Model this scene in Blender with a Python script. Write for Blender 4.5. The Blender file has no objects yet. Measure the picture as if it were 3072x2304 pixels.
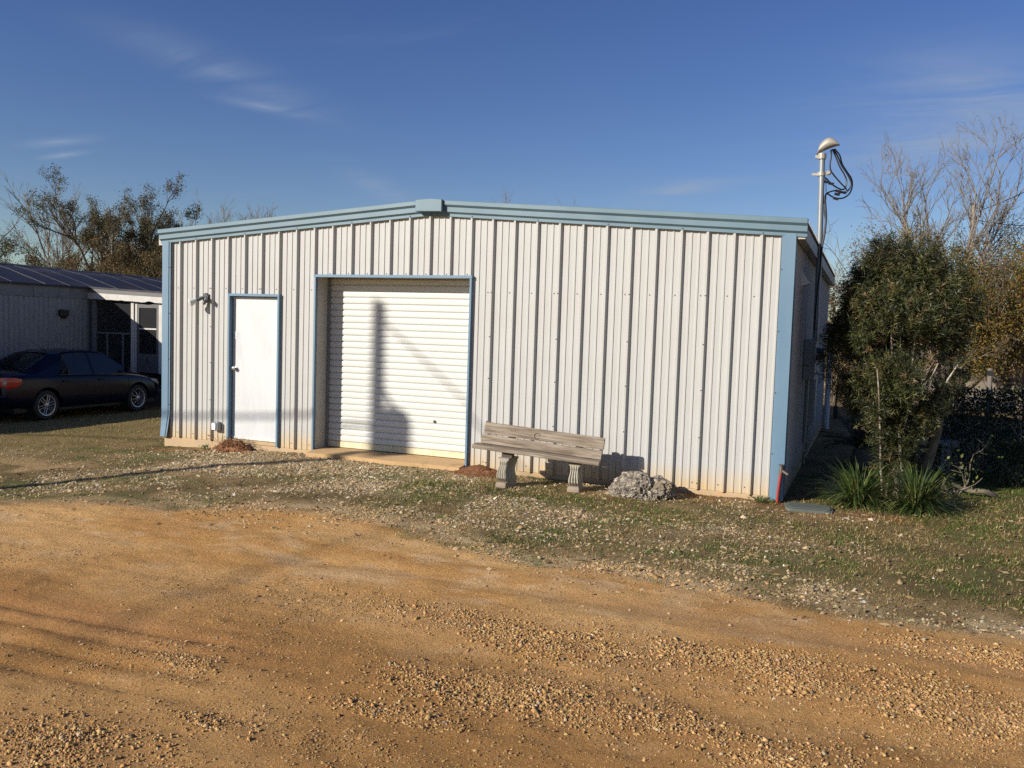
import bpy, bmesh, math, random
import numpy as np
from mathutils import Vector, Matrix

scene = bpy.context.scene
COL = scene.collection

# ------------------------------------------------------------------ camera
CAM_P = np.array([9.9872, -10.2158, 1.8348])
YAW, PITCH, ROLL, FPX = -0.3905, -0.0645, 0.0321, 2573.55
_fw = np.array([math.sin(YAW)*math.cos(PITCH), math.cos(YAW)*math.cos(PITCH), math.sin(PITCH)])
_rt = np.array([math.cos(YAW), -math.sin(YAW), 0.0])
_up = np.cross(_rt, _fw)
CR = math.cos(ROLL)*_rt + math.sin(ROLL)*_up
CU = -math.sin(ROLL)*_rt + math.cos(ROLL)*_up
cam_d = bpy.data.cameras.new('camera')
cam_d.sensor_width = 36.0
cam_d.lens = 36.0*FPX/3072.0
cam_d.clip_start = 0.05
cam_d.clip_end = 3000.0
cam = bpy.data.objects.new('camera', cam_d)
COL.objects.link(cam)
cam.matrix_world = Matrix(((CR[0], CU[0], -_fw[0], CAM_P[0]), (CR[1], CU[1], -_fw[1], CAM_P[1]),
                           (CR[2], CU[2], -_fw[2], CAM_P[2]), (0, 0, 0, 1)))
scene.camera = cam

def at(x, y, D):
    """world point seen at photo pixel (x, y) of the 3072 px wide photo, at view depth D metres"""
    return CAM_P + D*(_fw + CR*(x-1536)/FPX - CU*(y-1152)/FPX)

# ------------------------------------------------------------------ world, sun, exposure
TAN_A, TAN_EL = 0.72, 0.43
SUN_EL = math.atan(TAN_EL)
SUN_AZ = math.atan2(-TAN_A, -1.0)          # azimuth of the sun from +Y towards +X
world = bpy.data.worlds.new('World')
scene.world = world
world.use_nodes = True
wn, wl = world.node_tree.nodes, world.node_tree.links
wn.clear()
w_out = wn.new('ShaderNodeOutputWorld')
w_bg = wn.new('ShaderNodeBackground')
w_bg.inputs['Strength'].default_value = 0.052
sky = wn.new('ShaderNodeTexSky')
sky.sky_type = 'NISHITA'
sky.sun_disc = False
sky.sun_elevation = SUN_EL
sky.sun_rotation = SUN_AZ % (2*math.pi)
sky.altitude = 30.0
sky.air_density = 1.0
sky.dust_density = 0.15
sky.ozone_density = 3.0
# thin cirrus: noise on a flat cloud layer seen along the view direction
tc = wn.new('ShaderNodeTexCoord')
sep = wn.new('ShaderNodeSeparateXYZ'); wl.new(tc.outputs['Generated'], sep.inputs[0])
zc = wn.new('ShaderNodeMath'); zc.operation = 'MAXIMUM'; zc.inputs[1].default_value = 0.02
wl.new(sep.outputs['Z'], zc.inputs[0])
zc2 = wn.new('ShaderNodeMath'); zc2.operation = 'ADD'; zc2.inputs[1].default_value = 0.08
wl.new(zc.outputs[0], zc2.inputs[0])
dx = wn.new('ShaderNodeMath'); dx.operation = 'DIVIDE'; wl.new(sep.outputs['X'], dx.inputs[0]); wl.new(zc2.outputs[0], dx.inputs[1])
dy = wn.new('ShaderNodeMath'); dy.operation = 'DIVIDE'; wl.new(sep.outputs['Y'], dy.inputs[0]); wl.new(zc2.outputs[0], dy.inputs[1])
cmb = wn.new('ShaderNodeCombineXYZ'); wl.new(dx.outputs[0], cmb.inputs[0]); wl.new(dy.outputs[0], cmb.inputs[1])
def cloud_layer(rot, scl, nscale, lo, hi, seed):
    mp = wn.new('ShaderNodeMapping'); mp.inputs['Rotation'].default_value = (0, 0, rot)
    mp.inputs['Scale'].default_value = scl; mp.inputs['Location'].default_value = (seed, seed*1.7, 0)
    wl.new(cmb.outputs[0], mp.inputs[0])
    nz = wn.new('ShaderNodeTexNoise'); nz.inputs['Scale'].default_value = nscale
    nz.inputs['Detail'].default_value = 6; nz.inputs['Roughness'].default_value = 0.58; nz.inputs['Distortion'].default_value = 0.9
    wl.new(mp.outputs[0], nz.inputs['Vector'])
    rg = wn.new('ShaderNodeMapRange'); rg.interpolation_type = 'SMOOTHERSTEP'
    rg.inputs['From Min'].default_value = lo; rg.inputs['From Max'].default_value = hi
    wl.new(nz.outputs['Fac'], rg.inputs['Value'])
    return rg.outputs[0]
c1 = cloud_layer(0.55, (0.42, 1.5, 1), 0.75, 0.60, 0.92, 3.1)
c2 = cloud_layer(-0.2, (0.55, 0.9, 1), 0.42, 0.50, 0.80, 11.7)
cm = wn.new('ShaderNodeMath'); cm.operation = 'ADD'; cm.use_clamp = True
wl.new(c1, cm.inputs[0]); 
c2h = wn.new('ShaderNodeMath'); c2h.operation = 'MULTIPLY'; c2h.inputs[1].default_value = 0.22; wl.new(c2, c2h.inputs[0]); wl.new(c2h.outputs[0], cm.inputs[1])
# drawn-out cirrus streaks: centre on the cloud layer, half length, half width, direction, strength
fine = cloud_layer(0.9, (0.7, 1.9, 1), 1.5, 0.22, 0.75, 5.3)
acc = cm.outputs[0]
for (cx_, cy_), ln_, wd_, an_, st_ in (((-1.89, 2.20), 0.80, 0.26, 1.48, 0.22), ((-1.98, 2.46), 0.34, 0.10, 1.04, 0.26), ((-3.01, 2.50), 0.34, 0.09, 0.046, 0.30), ((-3.16, 2.65), 0.24, 0.06, -0.02, 0.35),
                                       ((-2.22, 3.63), 0.75, 0.22, 1.72, 0.26), ((-0.85, 4.02), 0.85, 0.28, -0.73, 0.34), ((0.25, 3.38), 1.3, 0.9, -1.14, 0.42), ((0.20, 2.85), 0.70, 0.4, 0.76, 0.16)):
    mpp = wn.new('ShaderNodeMapping'); mpp.vector_type = 'TEXTURE'; mpp.inputs['Location'].default_value = (cx_, cy_, 0); mpp.inputs['Rotation'].default_value = (0, 0, an_); mpp.inputs['Scale'].default_value = (ln_, wd_, 1)
    wl.new(cmb.outputs[0], mpp.inputs[0])
    gr_ = wn.new('ShaderNodeTexGradient'); gr_.gradient_type = 'QUADRATIC_SPHERE'; wl.new(mpp.outputs[0], gr_.inputs[0])
    m1 = wn.new('ShaderNodeMath'); m1.operation = 'MULTIPLY'; wl.new(gr_.outputs['Fac'], m1.inputs[0]); wl.new(fine, m1.inputs[1])
    m2 = wn.new('ShaderNodeMath'); m2.operation = 'MULTIPLY_ADD'; m2.inputs[1].default_value = st_*4.6; wl.new(m1.outputs[0], m2.inputs[0]); wl.new(acc, m2.inputs[2]); acc = m2.outputs[0]
cs = wn.new('ShaderNodeMath'); cs.operation = 'MULTIPLY'; cs.inputs[1].default_value = 0.5; cs.use_clamp = True; wl.new(acc, cs.inputs[0])
cmix = wn.new('ShaderNodeMix'); cmix.data_type = 'RGBA'
hs = wn.new('ShaderNodeHueSaturation'); hs.inputs['Hue'].default_value = 0.521; hs.inputs['Saturation'].default_value = 1.20; hs.inputs['Value'].default_value = 1.40; wl.new(sky.outputs[0], hs.inputs['Color'])
wl.new(cs.outputs[0], cmix.inputs['Factor']); wl.new(hs.outputs[0], cmix.inputs['A'])
cmix.inputs['B'].default_value = (4.7, 5.9, 8.0, 1)
wl.new(cmix.outputs['Result'], w_bg.inputs['Color'])
wl.new(w_bg.outputs[0], w_out.inputs[0])

sun_d = bpy.data.lights.new('sun', 'SUN')
sun_d.energy = 5.0
sun_d.angle = math.radians(0.53)
sun_d.color = (1.0, 0.945, 0.86)
sun = bpy.data.objects.new('sun', sun_d)
COL.objects.link(sun)
_ld = Vector((TAN_A, 1.0, -TAN_EL*math.hypot(1, TAN_A))).normalized()
sun.rotation_euler = _ld.to_track_quat('-Z', 'Y').to_euler()
sun.location = (-20, -25, 20)

scene.view_settings.view_transform = 'Standard'
scene.view_settings.look = 'None'
scene.view_settings.gamma = 1.0
scene.view_settings.use_curve_mapping = False
scene.view_settings.exposure = 0.33
try:
    scene.cycles.use_denoising = False
    scene.cycles.max_bounces = 5
    scene.cycles.diffuse_bounces = 2
    scene.cycles.transparent_max_bounces = 12
except Exception:
    pass

# ------------------------------------------------------------------ helpers: noise
def _hash(i, j, s):
    n = (i*374761393 + j*668265263 + s*974634777) & 0xffffffff
    n = ((n ^ (n >> 13)) * 1274126177) & 0xffffffff
    return ((n ^ (n >> 16)) & 0xffff)/65535.0
def vnoise(x, y, s=0):
    x = np.asarray(x, float); y = np.asarray(y, float)
    i = np.floor(x).astype(np.int64); j = np.floor(y).astype(np.int64)
    u = x-i; v = y-j
    u = u*u*(3-2*u); v = v*v*(3-2*v)
    a = _hash(i, j, s); b = _hash(i+1, j, s); c = _hash(i, j+1, s); d = _hash(i+1, j+1, s)
    return (a*(1-u)+b*u)*(1-v)+(c*(1-u)+d*u)*v
def fbm(x, y, s=0, o=4):
    t = 0; a = 0.5
    for k in range(o):
        t = t+a*vnoise(x*2**k+17.3*k, y*2**k-9.1*k, s+k*7); a *= 0.5
    return t/(1-0.5**o)
def _hash3(i, j, k, s):
    n = (i*374761393 + j*668265263 + k*2147483647 + s*974634777) & 0xffffffff
    n = ((n ^ (n >> 13)) * 1274126177) & 0xffffffff
    return ((n ^ (n >> 16)) & 0xffff)/65535.0
def vnoise3(P, s=0):
    I = np.floor(P).astype(np.int64); f = P-I; f = f*f*(3-2*f); t = 0
    for a in (0, 1):
        for b in (0, 1):
            for c in (0, 1):
                w = (f[:, 0] if a else 1-f[:, 0])*(f[:, 1] if b else 1-f[:, 1])*(f[:, 2] if c else 1-f[:, 2])
                t = t+w*_hash3(I[:, 0]+a, I[:, 1]+b, I[:, 2]+c, s)
    return t
def fbm3(P, s=0, o=4):
    t = 0; a = 0.5
    for k in range(o): t = t+a*vnoise3(P*2**k+13.7*k, s+k*5); a *= 0.5
    return t/(1-0.5**o)
def sm(x, a, b):
    t = np.clip((np.asarray(x, float)-a)/(b-a), 0, 1)
    return t*t*(3-2*t)

# ------------------------------------------------------------------ helpers: materials
def newmat(name):
    m = bpy.data.materials.new(name); m.use_nodes = True
    nt = m.node_tree
    b = nt.nodes['Principled BSDF']
    return m, nt, b
def nnode(nt, t, **kw):
    n = nt.nodes.new(t)
    for k, v in kw.items():
        if k in n.inputs: n.inputs[k].default_value = v
        else: setattr(n, k, v)
    return n
def mat(name, c1, c2=None, rough=0.6, metal=0.0, scale=8.0, detail=5, stretch=(1, 1, 1), bump=0.0, bscale=60.0, bdist=0.01,
        c3=None, s3=2.0, lo3=0.55, hi3=0.7, spec=None, attr=False, bstretch=(1, 1, 1), rvar=0.0, contrast=(0.3, 0.7), transl=0.0, coat=0.0):
    """principled material: two colours mixed by noise, optional third colour in blotches, optional bump and per-piece colour"""
    m, nt, b = newmat(name); L = nt.links
    tcn = nnode(nt, 'ShaderNodeTexCoord')
    mp = nnode(nt, 'ShaderNodeMapping'); mp.inputs['Scale'].default_value = stretch
    L.new(tcn.outputs['Object'], mp.inputs[0])
    b.inputs['Roughness'].default_value = rough; b.inputs['Metallic'].default_value = metal
    if spec is not None: b.inputs['Specular IOR Level'].default_value = spec
    if coat: b.inputs['Coat Weight'].default_value = coat
    if attr:
        a = nnode(nt, 'ShaderNodeAttribute', attribute_name='Col'); colout = a.outputs['Color']
    elif c2 is not None:
        nz = nnode(nt, 'ShaderNodeTexNoise', Scale=scale, Detail=detail, Roughness=0.6); L.new(mp.outputs[0], nz.inputs['Vector'])
        rg = nnode(nt, 'ShaderNodeMapRange'); rg.inputs['From Min'].default_value = contrast[0]; rg.inputs['From Max'].default_value = contrast[1]
        L.new(nz.outputs['Fac'], rg.inputs['Value'])
        mx = nnode(nt, 'ShaderNodeMix', data_type='RGBA'); L.new(rg.outputs[0], mx.inputs['Factor'])
        mx.inputs['A'].default_value = (*c1, 1); mx.inputs['B'].default_value = (*c2, 1); colout = mx.outputs['Result']
        if rvar:
            r2 = nnode(nt, 'ShaderNodeMapRange'); r2.inputs['To Min'].default_value = rough-rvar; r2.inputs['To Max'].default_value = rough+rvar
            L.new(nz.outputs['Fac'], r2.inputs['Value']); L.new(r2.outputs[0], b.inputs['Roughness'])
    else:
        rgb = nnode(nt, 'ShaderNodeRGB'); rgb.outputs[0].default_value = (*c1, 1); colout = rgb.outputs[0]
    if c3 is not None:
        n3 = nnode(nt, 'ShaderNodeTexNoise', Scale=s3, Detail=6, Roughness=0.65); L.new(mp.outputs[0], n3.inputs['Vector'])
        r3 = nnode(nt, 'ShaderNodeMapRange', interpolation_type='SMOOTHSTEP'); r3.inputs['From Min'].default_value = lo3; r3.inputs['From Max'].default_value = hi3
        L.new(n3.outputs['Fac'], r3.inputs['Value'])
        mx3 = nnode(nt, 'ShaderNodeMix', data_type='RGBA'); L.new(r3.outputs[0], mx3.inputs['Factor'])
        L.new(colout, mx3.inputs['A']); mx3.inputs['B'].default_value = (*c3, 1); colout = mx3.outputs['Result']
    L.new(colout, b.inputs['Base Color'])
    if bump:
        mpb = nnode(nt, 'ShaderNodeMapping'); mpb.inputs['Scale'].default_value = bstretch; L.new(tcn.outputs['Object'], mpb.inputs[0])
        nb = nnode(nt, 'ShaderNodeTexNoise', Scale=bscale, Detail=5, Roughness=0.65); L.new(mpb.outputs[0], nb.inputs['Vector'])
        bp = nnode(nt, 'ShaderNodeBump', Strength=bump, Distance=bdist); L.new(nb.outputs['Fac'], bp.inputs['Height'])
        L.new(bp.outputs[0], b.inputs['Normal'])
    if transl:
        tr = nnode(nt, 'ShaderNodeBsdfTranslucent'); L.new(colout, tr.inputs['Color'])
        ms = nnode(nt, 'ShaderNodeMixShader', Fac=transl)
        ms.inputs[0].default_value = transl
        L.new(b.outputs[0], ms.inputs[1]); L.new(tr.outputs[0], ms.inputs[2])
        L.new(ms.outputs[0], nt.nodes['Material Output'].inputs['Surface'])
    return m

# ------------------------------------------------------------------ helpers: meshes and objects
def npmesh(name, V, quads=None, tris=None, col=None, smooth=False):
    """fast mesh from arrays; col is one colour per vertex"""
    me = bpy.data.meshes.new(name)
    V = np.asarray(V, np.float32)
    nq = 0 if quads is None else len(quads); ntr = 0 if tris is None else len(tris)
    me.vertices.add(len(V)); me.vertices.foreach_set('co', V.ravel())
    loops = []
    if nq: loops.append(np.asarray(quads, np.int32).ravel())
    if ntr: loops.append(np.asarray(tris, np.int32).ravel())
    lp = np.concatenate(loops)
    me.loops.add(len(lp)); me.loops.foreach_set('vertex_index', lp)
    me.polygons.add(nq+ntr)
    starts = np.concatenate([np.arange(nq)*4, nq*4+np.arange(ntr)*3]).astype(np.int32)
    me.polygons.foreach_set('loop_start', starts)
    if smooth: me.polygons.foreach_set('use_smooth', np.ones(nq+ntr, bool))
    me.update(calc_edges=True); me.validate()
    if col is not None:
        a = me.color_attributes.new('Col', 'FLOAT_COLOR', 'POINT')
        c = np.ones((len(V), 4), np.float32); c[:, :3] = col
        a.data.foreach_set('color', c.ravel())
    return me
def tag(o, label=None, cat=None, group=None, kind=None):
    if label: o['label'] = label
    if cat: o['category'] = cat
    if group: o['group'] = group
    if kind: o['kind'] = kind
    return o
def obj(name, me, m=None, parent=None, loc=None, rot=None):
    o = bpy.data.objects.new(name, me); COL.objects.link(o)
    if m is not None and me is not None and len(me.materials) == 0: me.materials.append(m)
    if parent is not None: o.parent = parent
    if loc is not None: o.location = loc
    if rot is not None: o.rotation_euler = rot
    return o
def thing(name, label, cat, loc=(0, 0, 0), rotz=0.0, group=None):
    o = bpy.data.objects.new(name, None); COL.objects.link(o)
    o.empty_display_size = 0.2
    o.location = loc; o.rotation_euler = (0, 0, rotz)
    return tag(o, label, cat, group)
def copy_tree(o, parent=None):
    c = o.copy(); COL.objects.link(c); c.parent = parent
    for ch in list(o.children): copy_tree(ch, c)
    return c

class MB:
    """collects boxes, bars, tubes, lathes; build() links them as one mesh object"""
    def __init__(s, off=(0, 0, 0)):
        s.V = []; s.F = []; s.off = Vector(off)
    def add(s, vs, fs):
        n = len(s.V)
        s.V += [tuple(Vector(v)-s.off) for v in vs]
        s.F += [tuple(i+n for i in f) for f in fs]
        return s
    def box(s, x0, x1, y0, y1, z0, z1):
        v = [(x0, y0, z0), (x1, y0, z0), (x1, y1, z0), (x0, y1, z0), (x0, y0, z1), (x1, y0, z1), (x1, y1, z1), (x0, y1, z1)]
        return s.add(v, [(0, 3, 2, 1), (4, 5, 6, 7), (0, 1, 5, 4), (1, 2, 6, 5), (2, 3, 7, 6), (3, 0, 4, 7)])
    def fbox(s, o, u, v, w, u0, u1, v0, v1, w0, w1):
        """box in a frame o + a*u + b*v + c*w"""
        o, u, v, w = Vector(o), Vector(u), Vector(v), Vector(w)
        P = [o+u*a+v*b+w*c for c in (w0, w1) for a, b in ((u0, v0), (u1, v0), (u1, v1), (u0, v1))]
        return s.add(P, [(0, 3, 2, 1), (4, 5, 6, 7), (0, 1, 5, 4), (1, 2, 6, 5), (2, 3, 7, 6), (3, 0, 4, 7)])
    def tube(s, pts, r, n=8, cap=True):
        pts = [Vector(p) for p in pts]
        rr = r if isinstance(r, (list, tuple)) else [r]*len(pts)
        vs, fs = [], []
        t0 = (pts[1]-pts[0]).normalized()
        ref = Vector((0, 0, 1)) if abs(t0.z) < 0.9 else Vector((1, 0, 0))
        a = t0.cross(ref).normalized()
        for i, p in enumerate(pts):
            t = (pts[min(i+1, len(pts)-1)]-pts[max(i-1, 0)]).normalized()
            a = (a-t*a.dot(t)).normalized(); b = t.cross(a)
            for k in range(n):
                th = 2*math.pi*k/n
                vs.append(p+(a*math.cos(th)+b*math.sin(th))*rr[i])
        for i in range(len(pts)-1):
            for k in range(n):
                k2 = (k+1) % n
                fs.append((i*n+k, i*n+k2, (i+1)*n+k2, (i+1)*n+k))
        if cap:
            fs.append(tuple(range(n-1, -1, -1))); e = (len(pts)-1)*n
            fs.append(tuple(e+k for k in range(n)))
        return s.add(vs, fs)
    def cyl(s, p0, p1, r0, r1=None, n=12):
        return s.tube([p0, p1], [r0, r0 if r1 is None else r1], n)
    def lathe(s, prof, o=(0, 0, 0), ax=(0, 0, 1), n=16, cap=True):
        """profile [(radius, height)] turned round the axis ax through o"""
        o = Vector(o); ax = Vector(ax).normalized()
        ref = Vector((0, 0, 1)) if abs(ax.z) < 0.9 else Vector((1, 0, 0))
        a = ax.cross(ref).normalized(); b = ax.cross(a)
        vs, fs = [], []
        for r, h in prof:
            for k in range(n):
                th = 2*math.pi*k/n
                vs.append(o+ax*h+(a*math.cos(th)+b*math.sin(th))*r)
        for i in range(len(prof)-1):
            for k in range(n):
                k2 = (k+1) % n
                fs.append((i*n+k, i*n+k2, (i+1)*n+k2, (i+1)*n+k))
        if cap:
            fs.append(tuple(range(n-1, -1, -1))); e = (len(prof)-1)*n
            fs.append(tuple(e+k for k in range(n)))
        return s.add(vs, fs)
    def sweep(s, rings, closed=True, cap=True):
        """rings: equal-length loops of points"""
        n = len(rings[0]); vs = [p for r in rings for p in r]; fs = []
        for i in range(len(rings)-1):
            for k in range(n if closed else n-1):
                k2 = (k+1) % n
                fs.append((i*n+k, i*n+k2, (i+1)*n+k2, (i+1)*n+k))
        if cap and closed:
            fs.append(tuple(range(n-1, -1, -1))); e = (len(rings)-1)*n
            fs.append(tuple(e+k for k in range(n)))
        return s.add(vs, fs)
    def prism(s, poly, axis, a0, a1):
        """polygon in the plane across 'axis' (x: (y,z), y: (x,z), z: (x,y)) pushed from a0 to a1"""
        def P(p, a):
            return {'x': (a, p[0], p[1]), 'y': (p[0], a, p[1]), 'z': (p[0], p[1], a)}[axis]
        n = len(poly); vs = [P(p, a0) for p in poly]+[P(p, a1) for p in poly]
        fs = [(k, (k+1) % n, n+(k+1) % n, n+k) for k in range(n)]+[tuple(range(n-1, -1, -1)), tuple(range(n, 2*n))]
        return s.add(vs, fs)
    def mesh(s, name, bevel=0.0, seg=1, smooth=False, angle=35, fix=True):
        me = bpy.data.meshes.new(name)
        me.from_pydata([tuple(v) for v in s.V], [], s.F)
        if fix or bevel:
            bm = bmesh.new(); bm.from_mesh(me)
            if fix: bmesh.ops.recalc_face_normals(bm, faces=bm.faces)
            if bevel:
                bmesh.ops.bevel(bm, geom=[e for e in bm.edges if len(e.link_faces) == 2 and e.calc_face_angle(0) > 0.5], offset=bevel, segments=seg, affect='EDGES', clamp_overlap=True)
            bm.to_mesh(me); bm.free()
        if smooth:
            me.polygons.foreach_set('use_smooth', np.ones(len(me.polygons), bool))
            me.set_sharp_from_angle(angle=math.radians(angle))
        me.update()
        return me
    def build(s, name, m=None, parent=None, bevel=0.0, seg=1, smooth=False, angle=35, loc=None, rot=None, fix=True):
        return obj(name, s.mesh(name, bevel, seg, smooth, angle, fix), m, parent, loc, rot)

def tubes_np(polys, sides):
    """many tapering tubes as arrays. polys: list of (pts[n,3], radii[n]) -> V, quads"""
    Vs, Qs = [], []; base = 0
    th = 2*np.pi*np.arange(sides)/sides; c, sn = np.cos(th), np.sin(th)
    byn = {}
    for p, r in polys: byn.setdefault(len(p), []).append((p, r))
    for n, lst in byn.items():
        P = np.array([a for a, _ in lst]); Rr = np.array([b for _, b in lst])       # (m,n,3),(m,n)
        T = np.gradient(P, axis=1); T /= np.linalg.norm(T, axis=2, keepdims=True)+1e-9
        ref = np.where(np.abs(T[..., 2:3]) < 0.85, np.array([0, 0, 1.0]), np.array([1.0, 0, 0]))
        A = np.cross(T, ref); A /= np.linalg.norm(A, axis=2, keepdims=True)+1e-9
        B = np.cross(T, A)
        ring = P[:, :, None, :]+Rr[:, :, None, None]*(A[:, :, None, :]*c[None, None, :, None]+B[:, :, None, :]*sn[None, None, :, None])
        m = len(lst)
        idx = base+np.arange(m*n*sides).reshape(m, n, sides)
        q = np.stack([idx[:, :-1, :], np.roll(idx, -1, 2)[:, :-1, :], np.roll(idx, -1, 2)[:, 1:, :], idx[:, 1:, :]], -1)
        Vs.append(ring.reshape(-1, 3)); Qs.append(q.reshape(-1, 4)); base += m*n*sides
    return np.concatenate(Vs), np.concatenate(Qs)

def unit(a):
    return a/(np.linalg.norm(a, axis=-1, keepdims=True)+1e-9)
def leaf_arrays(P, D, L, W, rng, fold=0.0, side=None):
    """one four-cornered leaf blade per point: base, edge, tip, edge"""
    n = len(P); D = unit(D)
    if side is None: side = unit(np.cross(D, rng.normal(size=(n, 3))))
    L = np.broadcast_to(L, (n,))[:, None]; W = np.broadcast_to(W, (n,))[:, None]
    nrm = np.cross(D, side)
    V = np.stack([P, P+D*L*0.45+side*W*0.5-nrm*fold*W, P+D*L, P+D*L*0.45-side*W*0.5-nrm*fold*W], 1).reshape(-1, 3)
    Q = np.arange(n*4).reshape(n, 4)
    return V, Q
# ------------------------------------------------------------------ ground
EDGE_X = [-30, -6, 0, 1.9, 2.3, 3.7, 4.2, 5.15, 6.04, 6.9, 7.47, 7.83, 8.68, 9.66, 10.3, 11.03, 14, 40]
EDGE_Y = [-6.5, -5.3, -4.7, -4.3, -3.95, -3.75, -3.4, -3.1, -3.3, -3.6, -3.88, -3.75, -3.84, -4.0, -3.95, -3.9, -3.8, -3.8]
def gz(x, y):
    """smooth lie of the land"""
    x = np.asarray(x, float); y = np.asarray(y, float)
    t = np.clip(2.5-x, 0, 9.6); t = t*t/(t+0.6)
    z = -0.055-0.0535*t
    z = z-0.06*np.exp(-((y+3.3)/1.5)**2)*sm(x, 3.2, 1.0)
    z = z+0.045*sm(y, -3.6, -4.6)*sm(x, 2, 6)
    z = z-0.5*sm(y, 12, 45)*sm(x, -6, 4)
    return z
def road_mask(x, y):
    e = np.interp(x, EDGE_X, EDGE_Y)+0.55*(fbm(x*0.9, y*0.9, 5)-0.5)+0.25*(fbm(x*4, y*4, 8)-0.5)
    return sm(e-y, -0.16, 0.22)
def bump2(x, y, cx, cy, sx, sy): return np.exp(-((x-cx)/sx)**2-((y-cy)/sy)**2)
def windrow(x, y):
    """loose gravel pushed up between the wheel tracks"""
    w1 = np.exp(-((y-(-5.44+0.07*np.sin(x*2.1)))/(0.17+0.05*np.clip(x-7, 0, 5)))**2)*sm(x, 6.6, 8.0)
    w2 = np.exp(-((y-(-6.3+0.05*np.sin(x*3)))/0.2)**2)*sm(x, 7.4, 8.3)*sm(x, 10.6, 9.6)
    w3 = bump2(x, y, 7.0, -7.62, 0.45, 0.22)
    w4 = np.exp(-((y+4.5)/0.17)**2)*sm(x, 9.9, 10.7)
    w5 = bump2(x, y, 6.68, -6.72, 0.25, 0.10)+bump2(x, y, 7.3, -7.2, 0.3, 0.08)+bump2(x, y, 8.0, -6.75, 0.5, 0.08)
    return np.clip(w1+w2+0.8*w3+w4+0.6*w5, 0, 1)
def gdet(x, y):
    """wheel ruts, clods and unevenness"""
    rd = road_mask(x, y)
    d = 0.030*(fbm(x*1.3, y*2.2, 21)-0.5)*(0.5+rd)+0.016*(fbm(x*5, y*9, 22)-0.5)*rd
    d = d+0.020*(fbm(x*14, y*18, 25, 3)-0.5)*rd*(0.45+0.65*sm(fbm(x*1.5, y*1.5, 26), 0.42, 0.62))
    d = d-0.022*np.exp(-((y+4.62)/0.16)**2)*rd*sm(x, 4, 6)
    d = d-0.020*np.exp(-((y+5.92)/0.16)**2)*rd*sm(x, 6, 8)
    for k, yy in enumerate((-6.42, -6.62, -6.86, -7.1)):
        d = d-0.024*np.exp(-((y-yy-0.035*(x-6))/0.05)**2)*sm(x, 7.6, 6.2)*rd
    # tread marks along the ruts
    d = d+0.004*np.sin(x*60+8*np.sin(y*9))*np.exp(-((y+4.3)/0.14)**2)*rd*sm(x, 5, 5.6)*sm(x, 8, 7)
    d = d+0.016*windrow(x, y)*rd*(0.5+fbm(x*6, y*6, 31))
    d = d+0.022*(fbm(x*7, y*7, 23)-0.5)*(1-rd)
    return d
def gh(x, y): return gz(x, y)+gdet(x, y)
def apron_mask(x, y):
    """old pale gravel in front of the big door, thinning out into the grass"""
    m = sm(x, -1.0, 2.6)*sm(x, 9.0, 5.2)*sm(y, -4.1, -2.7)*sm(y, 0.2, -0.1)
    m = m*(0.05+0.85*sm(fbm(x*1.1, y*1.7, 41), 0.45, 0.68))
    m = np.maximum(m, 0.9*bump2(x, y, 3.4, -0.8, 2.0, 0.8))
    m = np.maximum(m, 0.95*bump2(x, y, 9.78, -3.5, 0.28, 0.35))
    m = np.maximum(m, 0.6*np.exp(-((y-np.interp(x, EDGE_X, EDGE_Y)-0.12)/0.2)**2)*sm(x, 5, 8)*(0.3+1.4*sm(fbm(x*2.2, y*2.2, 45), 0.4, 0.62)))
    m = np.maximum(m, 0.30*bump2(x, y, 8.3, -2.3, 1.4, 1.3))
    m = np.maximum(m, 0.5*sm(fbm(x*2.5, y*3.5, 43), 0.52, 0.7)*sm(x, 0, 3)*sm(x, 11, 9)*sm(y, -4.2, -3.4)*sm(y, 0, -.2))
    m = np.maximum(m, 0.35*bump2(x, y, -3.2, -1.3, 2.2, 0.4))
    return np.clip(m, 0, 1)
def green_mask(x, y):
    n = fbm(x*1.1, y*1.6, 51)
    m = sm(n, 0.50, 0.68)*0.8
    m = np.maximum(m*sm(x, -2.5, 0), 0.25*sm(n, 0.45, 0.7))
    m = np.maximum(m, 0.8*bump2(x, y, 2.7, -3.5, 0.8, 0.22))
    m = np.maximum(m, 0.9*bump2(x, y, 0.1, -0.7, 1.3, 0.25))
    m = np.maximum(m, 0.75*bump2(x, y, 6.6, -1.1, 1.2, 0.55))
    m = np.maximum(m, 0.8*bump2(x, y, 8.0, -1.6, 0.9, 0.3))
    m = np.maximum(m, 0.9*bump2(x, y, 9.9, -1.5, 0.35, 0.4))
    m = np.maximum(m, 0.9*bump2(x, y, 8.3, -2.9, 0.9, 0.25))
    m = np.maximum(m, 1.0*bump2(x, y, 6.2, -2.7, 0.25, 0.12))
    m = np.maximum(m, 1.0*sm(x, 9.9, 11.0)*sm(y, -1.9, -0.5)*sm(y, 6, 4))
    m = np.maximum(m, 0.7*bump2(x, y, 9.3, -3.3, 0.4, 0.25))
    m = m*(0.25+0.75*sm(y, 14, 6))
    return np.clip(m, 0, 1)
def clay_mask(x, y):
    m = 0.8*bump2(x, y, 0.9, -0.35, 1.1, 0.14)+0.8*bump2(x, y, 8.3, -0.2, 0.9, 0.18)+0.6*bump2(x, y, 10.2, -0.35, 0.7, 0.22)+0.7*bump2(x, y, 7.3, -0.8, 0.3, 0.15)
    return np.clip(m*(0.4+1.1*fbm(x*5, y*5, 61)), 0, 1)
def mixc(a, b, t): return a*(1-t[..., None])+np.asarray(b)*t[..., None]
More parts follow.
